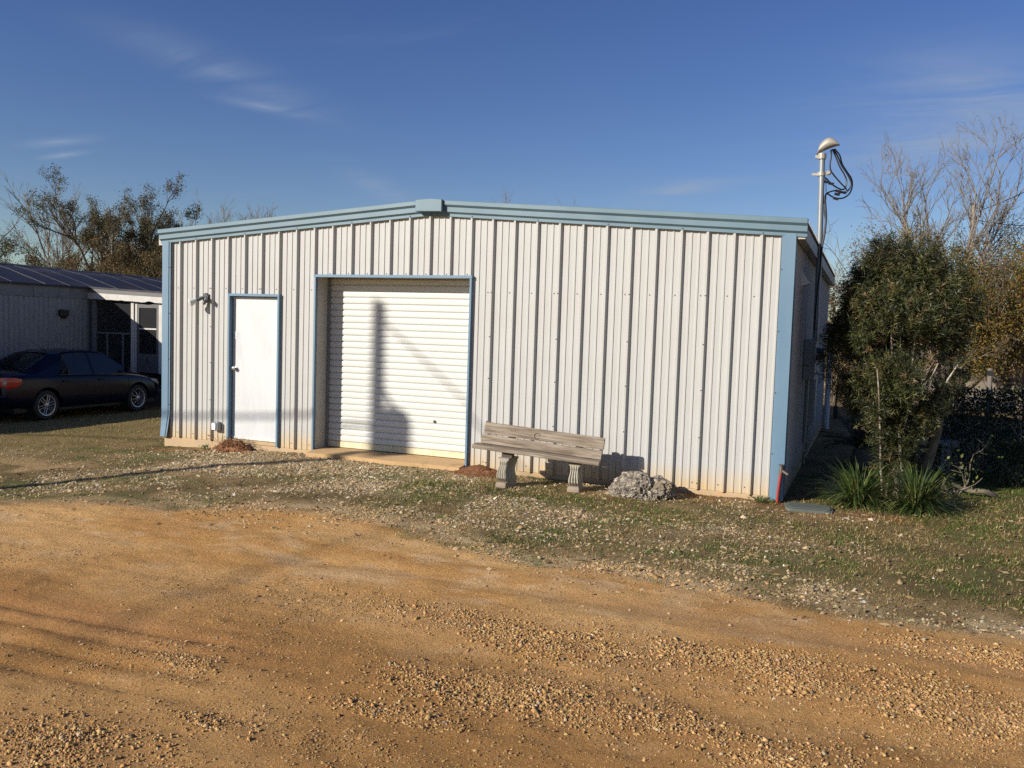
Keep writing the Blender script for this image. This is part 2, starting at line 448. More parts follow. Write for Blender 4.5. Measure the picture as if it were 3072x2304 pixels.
def ground_col(x, y):
    soil = mixc(np.broadcast_to([0.27, 0.18, 0.08], x.shape+(3,)), [0.155, 0.11, 0.046], sm(fbm(x*1.7, y*1.7, 71), 0.35, 0.65))
    soil = mixc(soil, [0.24, 0.175, 0.065], 0.7*sm(x, 0.5, -2.5))
    soil = mixc(soil, [0.46, 0.30, 0.145], 0.75*sm(fbm(x*1.2, y*2.2, 77), 0.46, 0.62)*sm(x, 5, 2.5)*sm(y, -1.2, -2.2))                      # dormant lawn on the left
    soil = mixc(soil, [0.42, 0.33, 0.20], sm(y, 14, 26))                                   # pale dry field far behind
    soil = mixc(soil, [0.42, 0.305, 0.165], 0.75*apron_mask(x, y))
    soil = mixc(soil, [0.085, 0.115, 0.03], 0.55*green_mask(x, y))
    soil = mixc(soil, [0.34, 0.13, 0.05], clay_mask(x, y))
    eb = np.exp(-((y-np.interp(x, EDGE_X, EDGE_Y)-0.1)/0.30)**2)*sm(x, 1.5, 5)
    soil = mixc(soil, [0.58, 0.43, 0.235], 0.85*eb*sm(fbm(x*2.4, y*3.2, 79), 0.30, 0.55))
    n1 = fbm(x*0.7, y*1.6, 81); n2 = fbm(x*3.5, y*6, 82)
    dirt = mixc(np.broadcast_to([0.66, 0.385, 0.148], x.shape+(3,)), [0.56, 0.295, 0.096], sm(n1, 0.35, 0.65))
    dirt = mixc(dirt, [0.72, 0.48, 0.25], 0.6*sm(n2, 0.52, 0.75))
    dirt = mixc(dirt, [0.43, 0.222, 0.072], sm(y, -4.6, -6.3)*(0.55+0.45*sm(n1, 0.35, 0.6)))  # darker clay nearest the camera
    dirt = mixc(dirt, [0.38, 0.18, 0.065], 0.7*np.exp(-((y+6.45)/0.25)**2)*sm(x, 7.8, 6.2))
    dirt = mixc(dirt, [0.44, 0.255, 0.115], 0.8*np.exp(-((y+4.62)/0.2)**2)*sm(x, 7.5, 8.8)*(0.4+n2))
    dirt = mixc(dirt, [0.36, 0.18, 0.07], 0.5*windrow(x, y))
    dirt = dirt*(0.86+0.3*fbm(x*11, y*14, 83, 3))[..., None]*1.04
    return mixc(soil, dirt*0+1, np.zeros_like(x))*(1-road_mask(x, y)[..., None])+dirt*road_mask(x, y)[..., None]

def spaced(a, b, h0, g):
    out = [a]; h = h0; s = 1 if b > a else -1
    while (b-out[-1])*s > h: out.append(out[-1]+s*h); h *= g
    out.append(b); return out
gx = np.array(sorted(set(spaced(-3.0, -900, 0.12, 1.12)+list(np.arange(-3.0, 13.5, 0.045))+spaced(13.5, 900, 0.12, 1.13))))
gy = np.array(sorted(set(spaced(-8.3, -300, 0.15, 1.2)+list(np.arange(-8.3, 0.7, 0.04))+spaced(0.7, 1500, 0.08, 1.08))))
GX, GY = np.meshgrid(gx, gy)
GZ = gh(GX, GY)
# keep the slab and the far flat land simple
far = sm(np.hypot(GX-5, GY), 60, 200); GZ = GZ*(1-far)+(-0.6)*far
GC = ground_col(GX, GY)
nx, ny = len(gx), len(gy)
idx = np.arange(nx*ny).reshape(ny, nx)
Q = np.stack([idx[:-1, :-1], idx[:-1, 1:], idx[1:, 1:], idx[1:, :-1]], -1).reshape(-1, 4)
rm = road_mask(GX, GY)
rq = (rm[:-1, :-1]+rm[1:, 1:]).reshape(-1)*0.5 > 0.5
Vg = np.stack([GX, GY, GZ], -1).reshape(-1, 3); Cg = GC.reshape(-1, 3)
def submesh(name, Qs):
    u, inv = np.unique(Qs.ravel(), return_inverse=True)
    return npmesh(name, Vg[u], quads=inv.reshape(-1, 4), col=Cg[u], smooth=True)

m_ground, nt, b = newmat('ground_soil'); L = nt.links
tcn = nnode(nt, 'ShaderNodeTexCoord'); a = nnode(nt, 'ShaderNodeAttribute', attribute_name='Col')
n1 = nnode(nt, 'ShaderNodeTexNoise', Scale=70.0, Detail=8, Roughness=0.72); L.new(tcn.outputs['Object'], n1.inputs['Vector'])
r1 = nnode(nt, 'ShaderNodeMapRange'); r1.inputs['From Min'].default_value = 0.3; r1.inputs['From Max'].default_value = 0.7
r1.inputs['To Min'].default_value = 0.58; r1.inputs['To Max'].default_value = 1.36; L.new(n1.outputs['Fac'], r1.inputs['Value'])
vm = nnode(nt, 'ShaderNodeVectorMath', operation='SCALE'); L.new(a.outputs['Color'], vm.inputs[0]); L.new(r1.outputs[0], vm.inputs['Scale'])
L.new(vm.outputs[0], b.inputs['Base Color'])
b.inputs['Roughness'].default_value = 0.95; b.inputs['Specular IOR Level'].default_value = 0.15
n2 = nnode(nt, 'ShaderNodeTexNoise', Scale=34.0, Detail=9, Roughness=0.78); L.new(tcn.outputs['Object'], n2.inputs['Vector'])
n3 = nnode(nt, 'ShaderNodeTexNoise', Scale=320.0, Detail=4, Roughness=0.8); L.new(tcn.outputs['Object'], n3.inputs['Vector'])
ad = nnode(nt, 'ShaderNodeMath', operation='MULTIPLY_ADD'); L.new(n3.outputs['Fac'], ad.inputs[0]); ad.inputs[1].default_value = 0.35; L.new(n2.outputs['Fac'], ad.inputs[2])
bp = nnode(nt, 'ShaderNodeBump', Strength=0.85, Distance=0.022); L.new(ad.outputs[0], bp.inputs['Height']); L.new(bp.outputs[0], b.inputs['Normal'])

g_o = obj('ground', submesh('ground', Q[~rq]), m_ground); tag(g_o, kind='structure')
r_o = obj('dirt_road', submesh('dirt_road', Q[rq]), m_ground); tag(r_o, kind='structure')

# ---- loose stones
ICO_T = (1+5**0.5)/2
ICO = unit(np.array([(-1, ICO_T, 0), (1, ICO_T, 0), (-1, -ICO_T, 0), (1, -ICO_T, 0), (0, -1, ICO_T), (0, 1, ICO_T), (0, -1, -ICO_T), (0, 1, -ICO_T),
                     (ICO_T, 0, -1), (ICO_T, 0, 1), (-ICO_T, 0, -1), (-ICO_T, 0, 1)], float))
ICO_F = np.array([(0, 11, 5), (0, 5, 1), (0, 1, 7), (0, 7, 10), (0, 10, 11), (1, 5, 9), (5, 11, 4), (11, 10, 2), (10, 7, 6), (7, 1, 8),
                  (3, 9, 4), (3, 4, 2), (3, 2, 6), (3, 6, 8), (3, 8, 9), (4, 9, 5), (2, 4, 11), (6, 2, 10), (8, 6, 7), (9, 8, 1)])
OCT = np.array([(1, 0, 0), (0, 1, 0), (-1, 0, 0), (0, -1, 0), (0, 0, 1), (0, 0, -1)], float)
OCT_F = np.array([(0, 1, 4), (1, 2, 4), (2, 3, 4), (3, 0, 4), (1, 0, 5), (2, 1, 5), (3, 2, 5), (0, 3, 5)])
PYR = np.array([(1, 0, -.25), (0.1, 1, -.25), (-1, -0.1, -.25), (0, -1, -.25), (0.12, 0.1, 0.85)]); PYR_F = np.array([(0, 1, 4), (1, 2, 4), (2, 3, 4), (3, 0, 4)])
# a cut-cornered block, 12 corners in 3 uneven rings
_a = np.arange(4)*np.pi/2
OCT2 = np.concatenate([np.stack([0.62*np.cos(_a+.4), 0.62*np.sin(_a+.4), 0*_a+.72], 1), np.stack([np.cos(_a), np.sin(_a), 0*_a-.05], 1)])
OCT2[4:, 2] = -0.3
OCT2_F = np.array([(0, 1, 2), (0, 2, 3)]+[f for k in range(4) for f in ((4+k, 4+(k+1) % 4, k), (4+(k+1) % 4, (k+1) % 4, k))])
def stones(name, x, y, size, cols, rng, tv=ICO, tf=ICO_F, sink=0.25, lift=0.0):
    n = len(x); k = len(tv)
    jit = tv[None]*(1+rng.normal(0, 0.25, (n, k, 1)))+rng.normal(0, 0.1, (n, k, 3))
    sc = size[:, None]*np.stack([rng.uniform(0.8, 1.35, n), rng.uniform(0.65, 1.05, n), rng.uniform(0.4, 0.8, n)], 1)
    jit = jit*sc[:, None, :]
    th = rng.uniform(0, 2*np.pi, n); c, s = np.cos(th)[:, None], np.sin(th)[:, None]
    tl = rng.normal(0, 0.3, n)[:, None]
    X = jit[..., 0]; Y = jit[..., 1]; Z = jit[..., 2]+tl*jit[..., 0]
    V = np.stack([X*c-Y*s+x[:, None], X*s+Y*c+y[:, None], Z+(gh(x, y)+lift+sc[:, 2]*(1-2*sink))[:, None]], -1).reshape(-1, 3)
    T = (np.arange(n)[:, None, None]*k+tf[None]).reshape(-1, 3)
    C = np.repeat(cols, k, 0)
    return npmesh(name, V, tris=T, col=C)
def seen(x, y, z=0.0, mrg=120):
    """keep what lies within the photograph's frame, with a margin"""
    P = np.stack([x, y, np.broadcast_to(z, x.shape)], -1)-CAM_P
    d = P@_fw; u = 1536+FPX*(P@CR)/d; v = 1152-FPX*(P@CU)/d
    return (d > 0.5) & (u > -mrg*4) & (u < 3072+mrg*4) & (v < 2304+mrg*3)
def pick(rng, n, x0, x1, y0, y1, dens):
    x = rng.uniform(x0, x1, n); y = rng.uniform(y0, y1, n)
    k = (rng.uniform(0, 1, n) < dens(x, y)) & seen(x, y)
    return x[k], y[k]
def palette(rng, n, cols, w):
    c = np.array(cols)[rng.choice(len(cols), n, p=np.array(w)/sum(w))]
    return c*rng.uniform(0.72, 1.25, (n, 1))*rng.normal(1, 0.04, (n, 3))
m_stone = mat('stone', (0.4, 0.3, 0.2), attr=True, rough=0.9, spec=0.2, bump=0.5, bscale=160, bdist=0.004)
rng = np.random.default_rng(7)
TAN = [(0.53, 0.31, 0.118), (0.58, 0.37, 0.16), (0.45, 0.245, 0.088), (0.60, 0.44, 0.25), (0.26, 0.205, 0.145)]
# road windrows: chunky tan gravel
x, y = pick(rng, 330000, 6.0, 12.0, -8.2, -4.1, lambda x, y: road_mask(x, y)*windrow(x, y)**1.5*(0.3+sm(fbm(x*4, y*4, 91), 0.35, 0.6)))
sz = np.clip(rng.lognormal(math.log(0.0050), 0.42, len(x)), 0.0026, 0.0145)
print('windrow stones', len(x))
o = obj('gravel_windrow', stones('gravel_windrow', x, y, sz, palette(rng, len(x), TAN, [5, 3, 3.4, 0.8, .25])*0.88, rng, OCT2, OCT2_F), m_stone)
tag(o, 'loose tan gravel heaped between the wheel tracks of the dirt road', 'gravel', kind='stuff')
# scattered pebbles and clods on the road
def dn(x, y):
    d = road_mask(x, y)*(0.22+0.75*sm(fbm(x*1.6, y*2.4, 95), 0.46, 0.68))*(0.35+0.65*sm(y, -4.4, -5.6))
    d = d*(1-0.85*np.exp(-((y+4.62)/0.25)**2)*sm(x, 4.5, 6)); return d
xa, ya = pick(rng, 200000, 2.0, 12.5, -8.2, -3.2, dn); xb, yb = pick(rng, 170000, 6.2, 11.6, -8.1, -5.0, dn); x, y = np.r_[xa, xb], np.r_[ya, yb]
sz = np.clip(rng.lognormal(math.log(0.0032), 0.5, len(x)), 0.0015, 0.016)
print('road pebbles', len(x))
o = obj('road_pebbles', stones('road_pebbles', x, y, sz, palette(rng, len(x), TAN, [5, 2, 4, 0.8, .3])*0.9, rng, PYR, PYR_F, sink=0.4), m_stone)
tag(o, 'small pebbles and clay clods scattered over the dirt road', 'pebbles', kind='stuff')
# pale gravel in the apron and along the road edge
def dn(x, y):
    return np.clip(apron_mask(x, y)*(0.25+0.75*sm(fbm(x*2.2, y*2.2, 97), 0.34, 0.6))*(1-0.6*clay_mask(x, y)), 0, 1)*(y < -0.02)
x, y = pick(rng, 330000, -6.0, 12.0, -4.9, 0.0, lambda x, y: dn(x, y)*(0.3+0.7*sm(x, -3, 1)))
sz = np.clip(rng.lognormal(math.log(0.0090), 0.45, len(x)), 0.004, 0.034)
print('apron stones', len(x))
PALE = [(0.54, 0.43, 0.27), (0.72, 0.64, 0.48), (0.45, 0.315, 0.16), (0.25, 0.185, 0.115), (0.50, 0.345, 0.165)]
ed_ = sm(y-np.interp(x, EDGE_X, EDGE_Y), 0.9, 0.1)[:, None]*sm(x, 10.2, 9.2)[:, None]
pc = palette(rng, len(x), PALE, [2.4, 0.9, 3, 2.4, 2.4])*(1-0.75*ed_)+palette(rng, len(x), TAN, [4, 3, 2, 1.2, .3])*1.05*0.75*ed_
o = obj('pale_gravel', stones('pale_gravel', x, y, sz, pc, rng, PYR, PYR_F, sink=0.35), m_stone)
tag(o, 'pale limestone gravel spread through the grass in front of the metal building', 'gravel', kind='stuff')

# ---- grass: dry blades and green blades
m_grass = mat('grass_blade', (0.1, 0.12, 0.04), attr=True, rough=0.7, spec=0.25, transl=0.25)
def blades(name, x, y, h, w, cols, rng, flat=0.6):
    n = len(x); P = np.stack([x, y, gh(x, y)-0.004], 1)
    th = rng.uniform(0, 2*np.pi, n); lean = rng.uniform(0.1, 1.0, n)**0.7*flat
    D = np.stack([np.cos(th)*lean, np.sin(th)*lean, np.maximum(1-0.6*lean, 0.12)], 1); D = unit(D)
    side = unit(np.stack([-np.sin(th+rng.normal(0, .6, n)), np.cos(th), np.zeros(n)], 1))
    tip = P+D*h[:, None]; tip[:, 2] = np.maximum(tip[:, 2]-0.25*h*lean, P[:, 2]+0.006)
    V = np.stack([P-side*w[:, None]/2, P+side*w[:, None]/2, tip], 1).reshape(-1, 3)
    T = np.arange(n*3).reshape(n, 3)
    return npmesh(name, V, tris=T, col=np.repeat(cols, 3, 0))
inb = lambda x, y: ~((x > -0.06) & (x < 9.2) & (y > -0.06) & (y < 9.25))
def dry(x, y):
    d = (1-road_mask(x, y))*(1-0.85*apron_mask(x, y))*(1-0.8*clay_mask(x, y))*inb(x, y)
    d = d*(0.15+0.85*sm(fbm(x*2.1, y*2.1, 101), 0.30, 0.60))*(0.25+0.75*sm(fbm(x*11, y*11, 107, 2), 0.35, 0.65)); return d*np.clip(1.2-0.035*np.maximum(y, 0), 0.25, 1)
x1, y1 = pick(rng, 520000, 5.0, 13.5, -4.3, 1.5, dry)
x2, y2 = pick(rng, 330000, -14.0, 5.0, -5.0, 9.0, dry)
x3, y3 = pick(rng, 60000, 9.3, 15.0, 1.5, 9.0, dry)
x, y = np.r_[x1, x2, x3], np.r_[y1, y2, y3]; n = len(x); print('dry blades', n)
dist = np.hypot(x-CAM_P[0], y-CAM_P[1])
o = obj('dry_grass', blades('dry_grass', x, y, rng.uniform(0.014, 0.045, n)*(1+0.02*dist), rng.uniform(0.005, 0.009, n)*(0.6+0.07*dist),
        palette(rng, n, [(0.43, 0.305, 0.13), (0.28, 0.19, 0.075), (0.52, 0.40, 0.205), (0.14, 0.115, 0.038)], [3, 3, 1.2, 2.2]), rng, 1.6), m_grass)
tag(o, 'short dormant tan grass covering the yard', 'grass', kind='stuff')
def grn(x, y):
    return (1-road_mask(x, y))*inb(x, y)*np.clip(green_mask(x, y)*1.1+0.03, 0, 1)*(0.06+0.94*sm(fbm(x*5, y*5, 103), 0.42, 0.60))
x1, y1 = pick(rng, 330000, 5.0, 14.0, -4.3, 4.0, grn)
x2, y2 = pick(rng, 200000, -12.0, 5.0, -4.8, 6.0, grn)
x, y = np.r_[x1, x2], np.r_[y1, y2]; n = len(x); print('green blades', n)
dist = np.hypot(x-CAM_P[0], y-CAM_P[1])
o = obj('green_grass', blades('green_grass', x, y, rng.uniform(0.012, 0.04, n)*(1+0.02*dist), rng.uniform(0.006, 0.012, n)*(0.6+0.07*dist),
        palette(rng, n, [(0.105, 0.165, 0.025), (0.06, 0.105, 0.018), (0.17, 0.205, 0.04), (0.22, 0.20, 0.06)], [3, 3, 1.5, 1.0]), rng, 1.2), m_grass)
tag(o, 'low green weeds and grass in patches over the yard', 'grass', kind='stuff')

# fallen leaves and straws on the verge
x, y = pick(rng, 2600, 0.0, 13.0, -4.4, 1.0, lambda x, y: (0.25+0.75*(1-road_mask(x, y)))*inb(x, y)); n = len(x)
V, Q_ = leaf_arrays(np.stack([x, y, gh(x, y)+0.012], 1), np.stack([rng.normal(size=n), rng.normal(size=n), rng.normal(0, 0.15, n)], 1), rng.uniform(0.03, 0.09, n), rng.uniform(0.006, 0.03, n), rng,
                    side=None)
o = obj('leaf_litter', npmesh('leaf_litter', V, quads=Q_, col=np.repeat(palette(rng, n, [(0.30, 0.19, 0.09), (0.42, 0.32, 0.18), (0.17, 0.10, 0.05)], [2, 1.5, 1]), 4, 0)), m_grass)
tag(o, 'fallen dry leaves and straws strewn over the verge', 'leaf litter', kind='stuff')
# ------------------------------------------------------------------ metal building
RB = 0.3048; BW = 30*RB; BD = 30*RB
ZE, ZR = 2.9698, 3.2925             # underside of the rake trim at the eave and the ridge
def rake(x): return ZE+(ZR-ZE)*(1-abs(x-BW/2)/(BW/2))
DX0, DX1, DZ = 4*RB, 7*RB, 2.2097   # walk door
OX0, OX1, OZ = 9*RB, 17*RB, 2.4951  # roll-up door
# siding: light stone paint, faint vertical streaks, yellow splash stains along the foot
m_side, nt, b = newmat('siding_paint'); L = nt.links
tcn = nnode(nt, 'ShaderNodeTexCoord')
mp = nnode(nt, 'ShaderNodeMapping'); mp.inputs['Scale'].default_value = (14, 14, 0.7); L.new(tcn.outputs['Object'], mp.inputs[0])
nz = nnode(nt, 'ShaderNodeTexNoise', Scale=1.6, Detail=6, Roughness=0.6); L.new(mp.outputs[0], nz.inputs['Vector'])
mx = nnode(nt, 'ShaderNodeMix', data_type='RGBA'); L.new(nz.outputs['Fac'], mx.inputs['Factor'])
mx.inputs['A'].default_value = (0.39, 0.385, 0.36, 1); mx.inputs['B'].default_value = (0.475, 0.47, 0.445, 1)
n0 = nnode(nt, 'ShaderNodeTexNoise', Scale=1.3, Detail=4); L.new(tcn.outputs['Object'], n0.inputs['Vector'])
mx0 = nnode(nt, 'ShaderNodeMix', data_type='RGBA'); mr0 = nnode(nt, 'ShaderNodeMapRange'); mr0.inputs['From Min'].default_value = 0.4; mr0.inputs['From Max'].default_value = 0.75
mr0.inputs['To Max'].default_value = 0.55
L.new(n0.outputs['Fac'], mr0.inputs['Value']); L.new(mr0.outputs[0], mx0.inputs['Factor']); L.new(mx.outputs['Result'], mx0.inputs['A']); mx0.inputs['B'].default_value = (0.425, 0.405, 0.365, 1)
sp = nnode(nt, 'ShaderNodeSeparateXYZ'); L.new(tcn.outputs['Object'], sp.inputs[0])
n2 = nnode(nt, 'ShaderNodeTexNoise', Scale=5.0, Detail=6, Roughness=0.7); L.new(tcn.outputs['Object'], n2.inputs['Vector'])
mr = nnode(nt, 'ShaderNodeMapRange'); mr.inputs['From Min'].default_value = 0.30; mr.inputs['From Max'].default_value = 0.0; L.new(sp.outputs['Z'], mr.inputs['Value'])
mm = nnode(nt, 'ShaderNodeMath', operation='MULTIPLY'); L.new(mr.outputs[0], mm.inputs[0]); L.new(n2.outputs['Fac'], mm.inputs[1])
mm2 = nnode(nt, 'ShaderNodeMath', operation='MULTIPLY', use_clamp=True); mm2.inputs[1].default_value = 1.5; L.new(mm.outputs[0], mm2.inputs[0])
mx2 = nnode(nt, 'ShaderNodeMix', data_type='RGBA'); L.new(mm2.outputs[0], mx2.inputs['Factor']); L.new(mx0.outputs['Result'], mx2.inputs['A']); mx2.inputs['B'].default_value = (0.52, 0.36, 0.16, 1)
L.new(mx2.outputs['Result'], b.inputs['Base Color']); b.inputs['Roughness'].default_value = 0.5; b.inputs['Specular IOR Level'].default_value = 0.35
n4 = nnode(nt, 'ShaderNodeTexNoise', Scale=1.8, Detail=1); L.new(tcn.outputs['Object'], n4.inputs['Vector'])
bp = nnode(nt, 'ShaderNodeBump', Strength=0.18, Distance=0.05); L.new(n4.outputs['Fac'], bp.inputs['Height']); L.new(bp.outputs[0], b.inputs['Normal'])
m_blue = mat('blue_trim', (0.105, 0.185, 0.26), (0.135, 0.22, 0.295), rough=0.45, scale=3, stretch=(1, 1, 0.3), c3=(0.14, 0.22, 0.28), s3=1.5, lo3=0.6, hi3=0.85)
m_bluetop = mat('blue_rake', (0.10, 0.17, 0.21), (0.13, 0.205, 0.245), rough=0.5, scale=2.2, c3=(0.10, 0.16, 0.19), s3=3, lo3=0.6, hi3=0.8)
m_white = mat('door_white', (0.58, 0.585, 0.575), (0.52, 0.525, 0.51), rough=0.4, scale=2.5, stretch=(1.5, 1, 0.5), contrast=(0.42, 0.75), c3=(0.48, 0.49, 0.49), s3=2.6, lo3=0.52, hi3=0.75)
m_curt = mat('curtain_paint', (0.60, 0.60, 0.55), (0.545, 0.545, 0.495), rough=0.42, scale=1.5, stretch=(0.6, 1, 3))
m_curt2 = mat('curtain_foot', (0.74, 0.68, 0.48), (0.60, 0.48, 0.27), rough=0.6, scale=14, c3=(0.30, 0.17, 0.08), s3=18, lo3=0.6, hi3=0.68)
m_conc = mat('concrete', (0.50, 0.345, 0.185), (0.40, 0.30, 0.19), rough=0.9, scale=3, c3=(0.52, 0.28, 0.13), s3=2.2, lo3=0.5, hi3=0.7, bump=0.4, bscale=50, bdist=0.006)
m_apron = mat('apron_concrete', (0.52, 0.33, 0.15), (0.46, 0.30, 0.15), rough=0.9, scale=4, c3=(0.34, 0.20, 0.09), s3=3, lo3=0.55, hi3=0.75, bump=0.3, bscale=60, bdist=0.005)
m_black = mat('black_plastic', (0.015, 0.015, 0.016), rough=0.5)
m_steel = mat('screw_steel', (0.10, 0.095, 0.09), rough=0.5, metal=0.3)
m_galv = mat('galvanised_pipe', (0.20, 0.22, 0.225), (0.27, 0.285, 0.285), rough=0.45, metal=0.35, scale=9, stretch=(1, 1, 0.4))
m_jamb = mat('jamb_paint', (0.42, 0.40, 0.35), (0.47, 0.45, 0.40), rough=0.55, scale=3)
m_chrome = mat('knob_metal', (0.5, 0.49, 0.46), rough=0.25, metal=1.0)

BL = Vector((BW/2, 0, 0))
bld = thing('metal_building', 'beige ribbed metal workshop building with blue trim, white door and roll-up door', 'building', BL)
def rib_profile(x0, x1, s0=0.0):
    """(x, depth) across a panel: tall ribs every foot, two low ribs between"""
    pts = {round(x0, 5): None, round(x1, 5): None}
    k0 = int(math.floor(x0/RB))-1
    brk = []
    for k in range(k0, k0+8):
        c = k*RB-0.022
        for dx, dd in ((-0.036, 0), (-0.012, 0.042), (0.010, 0.042), (0.028, 0)): brk.append((c+dx, dd))
        for m_ in (0.108, 0.2):
            cc = c+m_
            for dx, dd in ((-0.020, 0), (-0.008, 0.009), (0.009, 0.009), (0.013, 0)): brk.append((cc+dx, dd))
    brk.sort()
    bx = np.array([p[0] for p in brk]); bd = np.array([p[1] for p in brk])
    xs = sorted(set([x0, x1]+[p for p in bx if x0 < p < x1]))
    return [(x, float(np.interp(x, bx, bd))) for x in xs]
def front_bottom(xm):
    if DX0 < xm < DX1: return DZ-0.01
    if OX0 < xm < OX1: return OZ-0.01
    return 0.0
for k in range(10):
    x0, x1 = k*3*RB, (k+1)*3*RB
    pr = rib_profile(x0, x1)
    ext = [e for e in (DX0, DX1, OX0, OX1) if x0 < e < x1]
    if ext:
        bx = [p[0] for p in pr]; bd = [p[1] for p in pr]
        pr = sorted(pr+[(e, float(np.interp(e, bx, bd))) for e in ext])
    mb = MB(BL)
    for (xa, da), (xb, db) in zip(pr[:-1], pr[1:]):
        if xb-xa < 1e-5: continue
        zb = front_bottom((xa+xb)/2)
        zs = [zb]+[z for z in (0.75, 1.5, 2.25) if z > zb+0.1]
        cols = [[(xa, -da, z), (xb, -db, z)] for z in zs]+[[(xa, -da, rake(xa)+0.12), (xb, -db, rake(xb)+0.12)]]
        for lo, hi in zip(cols[:-1], cols[1:]): mb.add(lo+hi[::-1], [(0, 1, 2, 3)])
    mb.build('wall_panel', m_side, bld, fix=False)
# side and back walls share one panel shape
def plain_panel(h):
    mb = MB()
    pr = rib_profile(0, 3*RB)
    for (xa, da), (xb, db) in zip(pr[:-1], pr[1:]): mb.add([(xa, -da, 0), (xb, -db, 0), (xb, -db, h), (xa, -da, h)], [(0, 1, 2, 3)])
    return mb.mesh('side_panel', fix=False)
pan = plain_panel(ZE+0.12)
for k in range(10):
    obj('side_panel', pan, m_side, bld, loc=Vector((BW, k*3*RB, 0))-BL, rot=(0, 0, math.pi/2))
    obj('side_panel', pan, m_side, bld, loc=Vector((0, BD-k*3*RB, 0))-BL, rot=(0, 0, -math.pi/2))
    obj('back_panel', pan, m_side, bld, loc=Vector((BW-k*3*RB, BD, 0))-BL, rot=(0, 0, math.pi))
mb = MB(BL); mb.add([(0, BD-0.002, ZE), (BW, BD-0.002, ZE), (BW/2, BD-0.002, ZR+0.15)], [(0, 1, 2)]); mb.build('gable_infill', m_side, bld, fix=False)
# roof sheets with ribs running down the slope
m_roof = mat('roof_metal', (0.42, 0.43, 0.42), (0.48, 0.48, 0.46), rough=0.45, metal=0.5, scale=2)
ZT = 0.165
for sgn in (-1, 1):
    for k in range(10):
        mb = MB(BL); pr = rib_profile(k*3*RB, (k+1)*3*RB)
        xe = BW/2+sgn*(BW/2+0.16)
        ze = ZE+ZT-(ZR-ZE)*0.16/(BW/2)
        for (ya, da), (yb, db) in zip(pr[:-1], pr[1:]):
            v = [(BW/2, ya, ZR+ZT+da), (BW/2, yb, ZR+ZT+db), (xe, yb, ze+db), (xe, ya, ze+da)]
            mb.add(v, [(0, 1, 2, 3)] if sgn < 0 else [(3, 2, 1, 0)])
        mb.build('roof_panel', m_roof, bld, fix=False)
    mb = MB(BL); xs = BW/2+sgn*(BW/2+0.05)
    mb.box(min(xs, xs+sgn*0.09), max(xs, xs+sgn*0.09), -0.03, BD+0.03, ZE-0.03, ZE+0.125)
    mb.build('eave_trim', m_jamb, bld)
# rake trim: three stepped bands
def rake_trim(xa, xb):
    prof = [(-0.050, 0.0), (-0.050, 0.035), (-0.082, 0.058), (-0.082, 0.118), (-0.114, 0.146), (-0.114, 0.194), (-0.108, 0.203), (0.03, 0.207), (0.03, 0.0)]
    mb = MB(BL)
    mb.sweep([[(x, y, rake(min(max(x, 0), BW))+(min(x, 0)+min(0, BW-x))*(ZR-ZE)/(BW/2)+z) for y, z in prof] for x in (xa, xb)])
    mb.build('rake_trim', m_bluetop, bld)
rake_trim(-0.085, BW/2-0.004); rake_trim(BW/2+0.004, BW+0.16)
mb = MB(BL)   # folded box over the peak
for x0, x1 in ((4.385, 4.775),):
    prof = [(x0, ZR+0.045), (x1, ZR+0.035), (x1, ZR+0.192), ((x0+x1)/2+0.02, ZR+0.208), (x0, ZR+0.196)]
    mb.prism(prof, 'y', -0.155, 0.05)
mb.build('peak_cap', m_bluetop, bld, bevel=0.006)
# corner trims (the left one is bent outward near its foot)
def corner(name, sgn, xc):
    mb = MB(BL)
    p = [(xc+sgn*0.046, 0.14), (xc+sgn*0.046, -0.056), (xc-sgn*0.078, -0.056), (xc-sgn*0.082, -0.046), (xc-sgn*0.108, -0.046), (xc-sgn*0.108, -0.041), (xc-sgn*0.078, -0.041), (xc-sgn*0.074, -0.050), (xc+sgn*0.040, -0.050), (xc+sgn*0.040, 0.14)]
    if sgn < 0:
        zs = [(0.0, 0.035, 0.028), (0.16, 0.02, 0.012), (0.34, 0.0, 0.0), (ZE+0.03, 0, 0)]
    else: zs = [(-0.03, 0, 0), (ZE+0.03, 0, 0)]
    mb.sweep([[(x+(sgn*dx if (x-xc)*sgn < 0 else 0), y-(dy if y < 0 else 0), z) for x, y in p] for z, dx, dy in zs])
    mb.build(name, m_blue, bld)
corner('corner_trim', -1, 0.0); corner('corner_trim', 1, BW)
# slab and foundation edge
mb = MB(BL); mb.box(-0.035, BW+0.035, -0.012, BD+0.02, -0.95, -0.003); mb.build('foundation', m_conc, bld, bevel=0.012)
mb = MB(BL); mb.box(0.02, BW-0.02, 0.06, BD-0.02, -0.002, 0.028); mb.build('floor_slab', m_apron, bld)
mb = MB(BL); mb.sweep([[(x, -0.19-0.02*math.sin(x*5), -0.2), (x, -0.20-0.02*math.sin(x*5), 0.002), (x, -0.02, 0.022), (x, 0.07, 0.03), (x, 0.07, -0.2)] for x in np.linspace(OX0+0.02, OX1-0.02, 16)])
mb.build('door_apron', m_apron, bld)
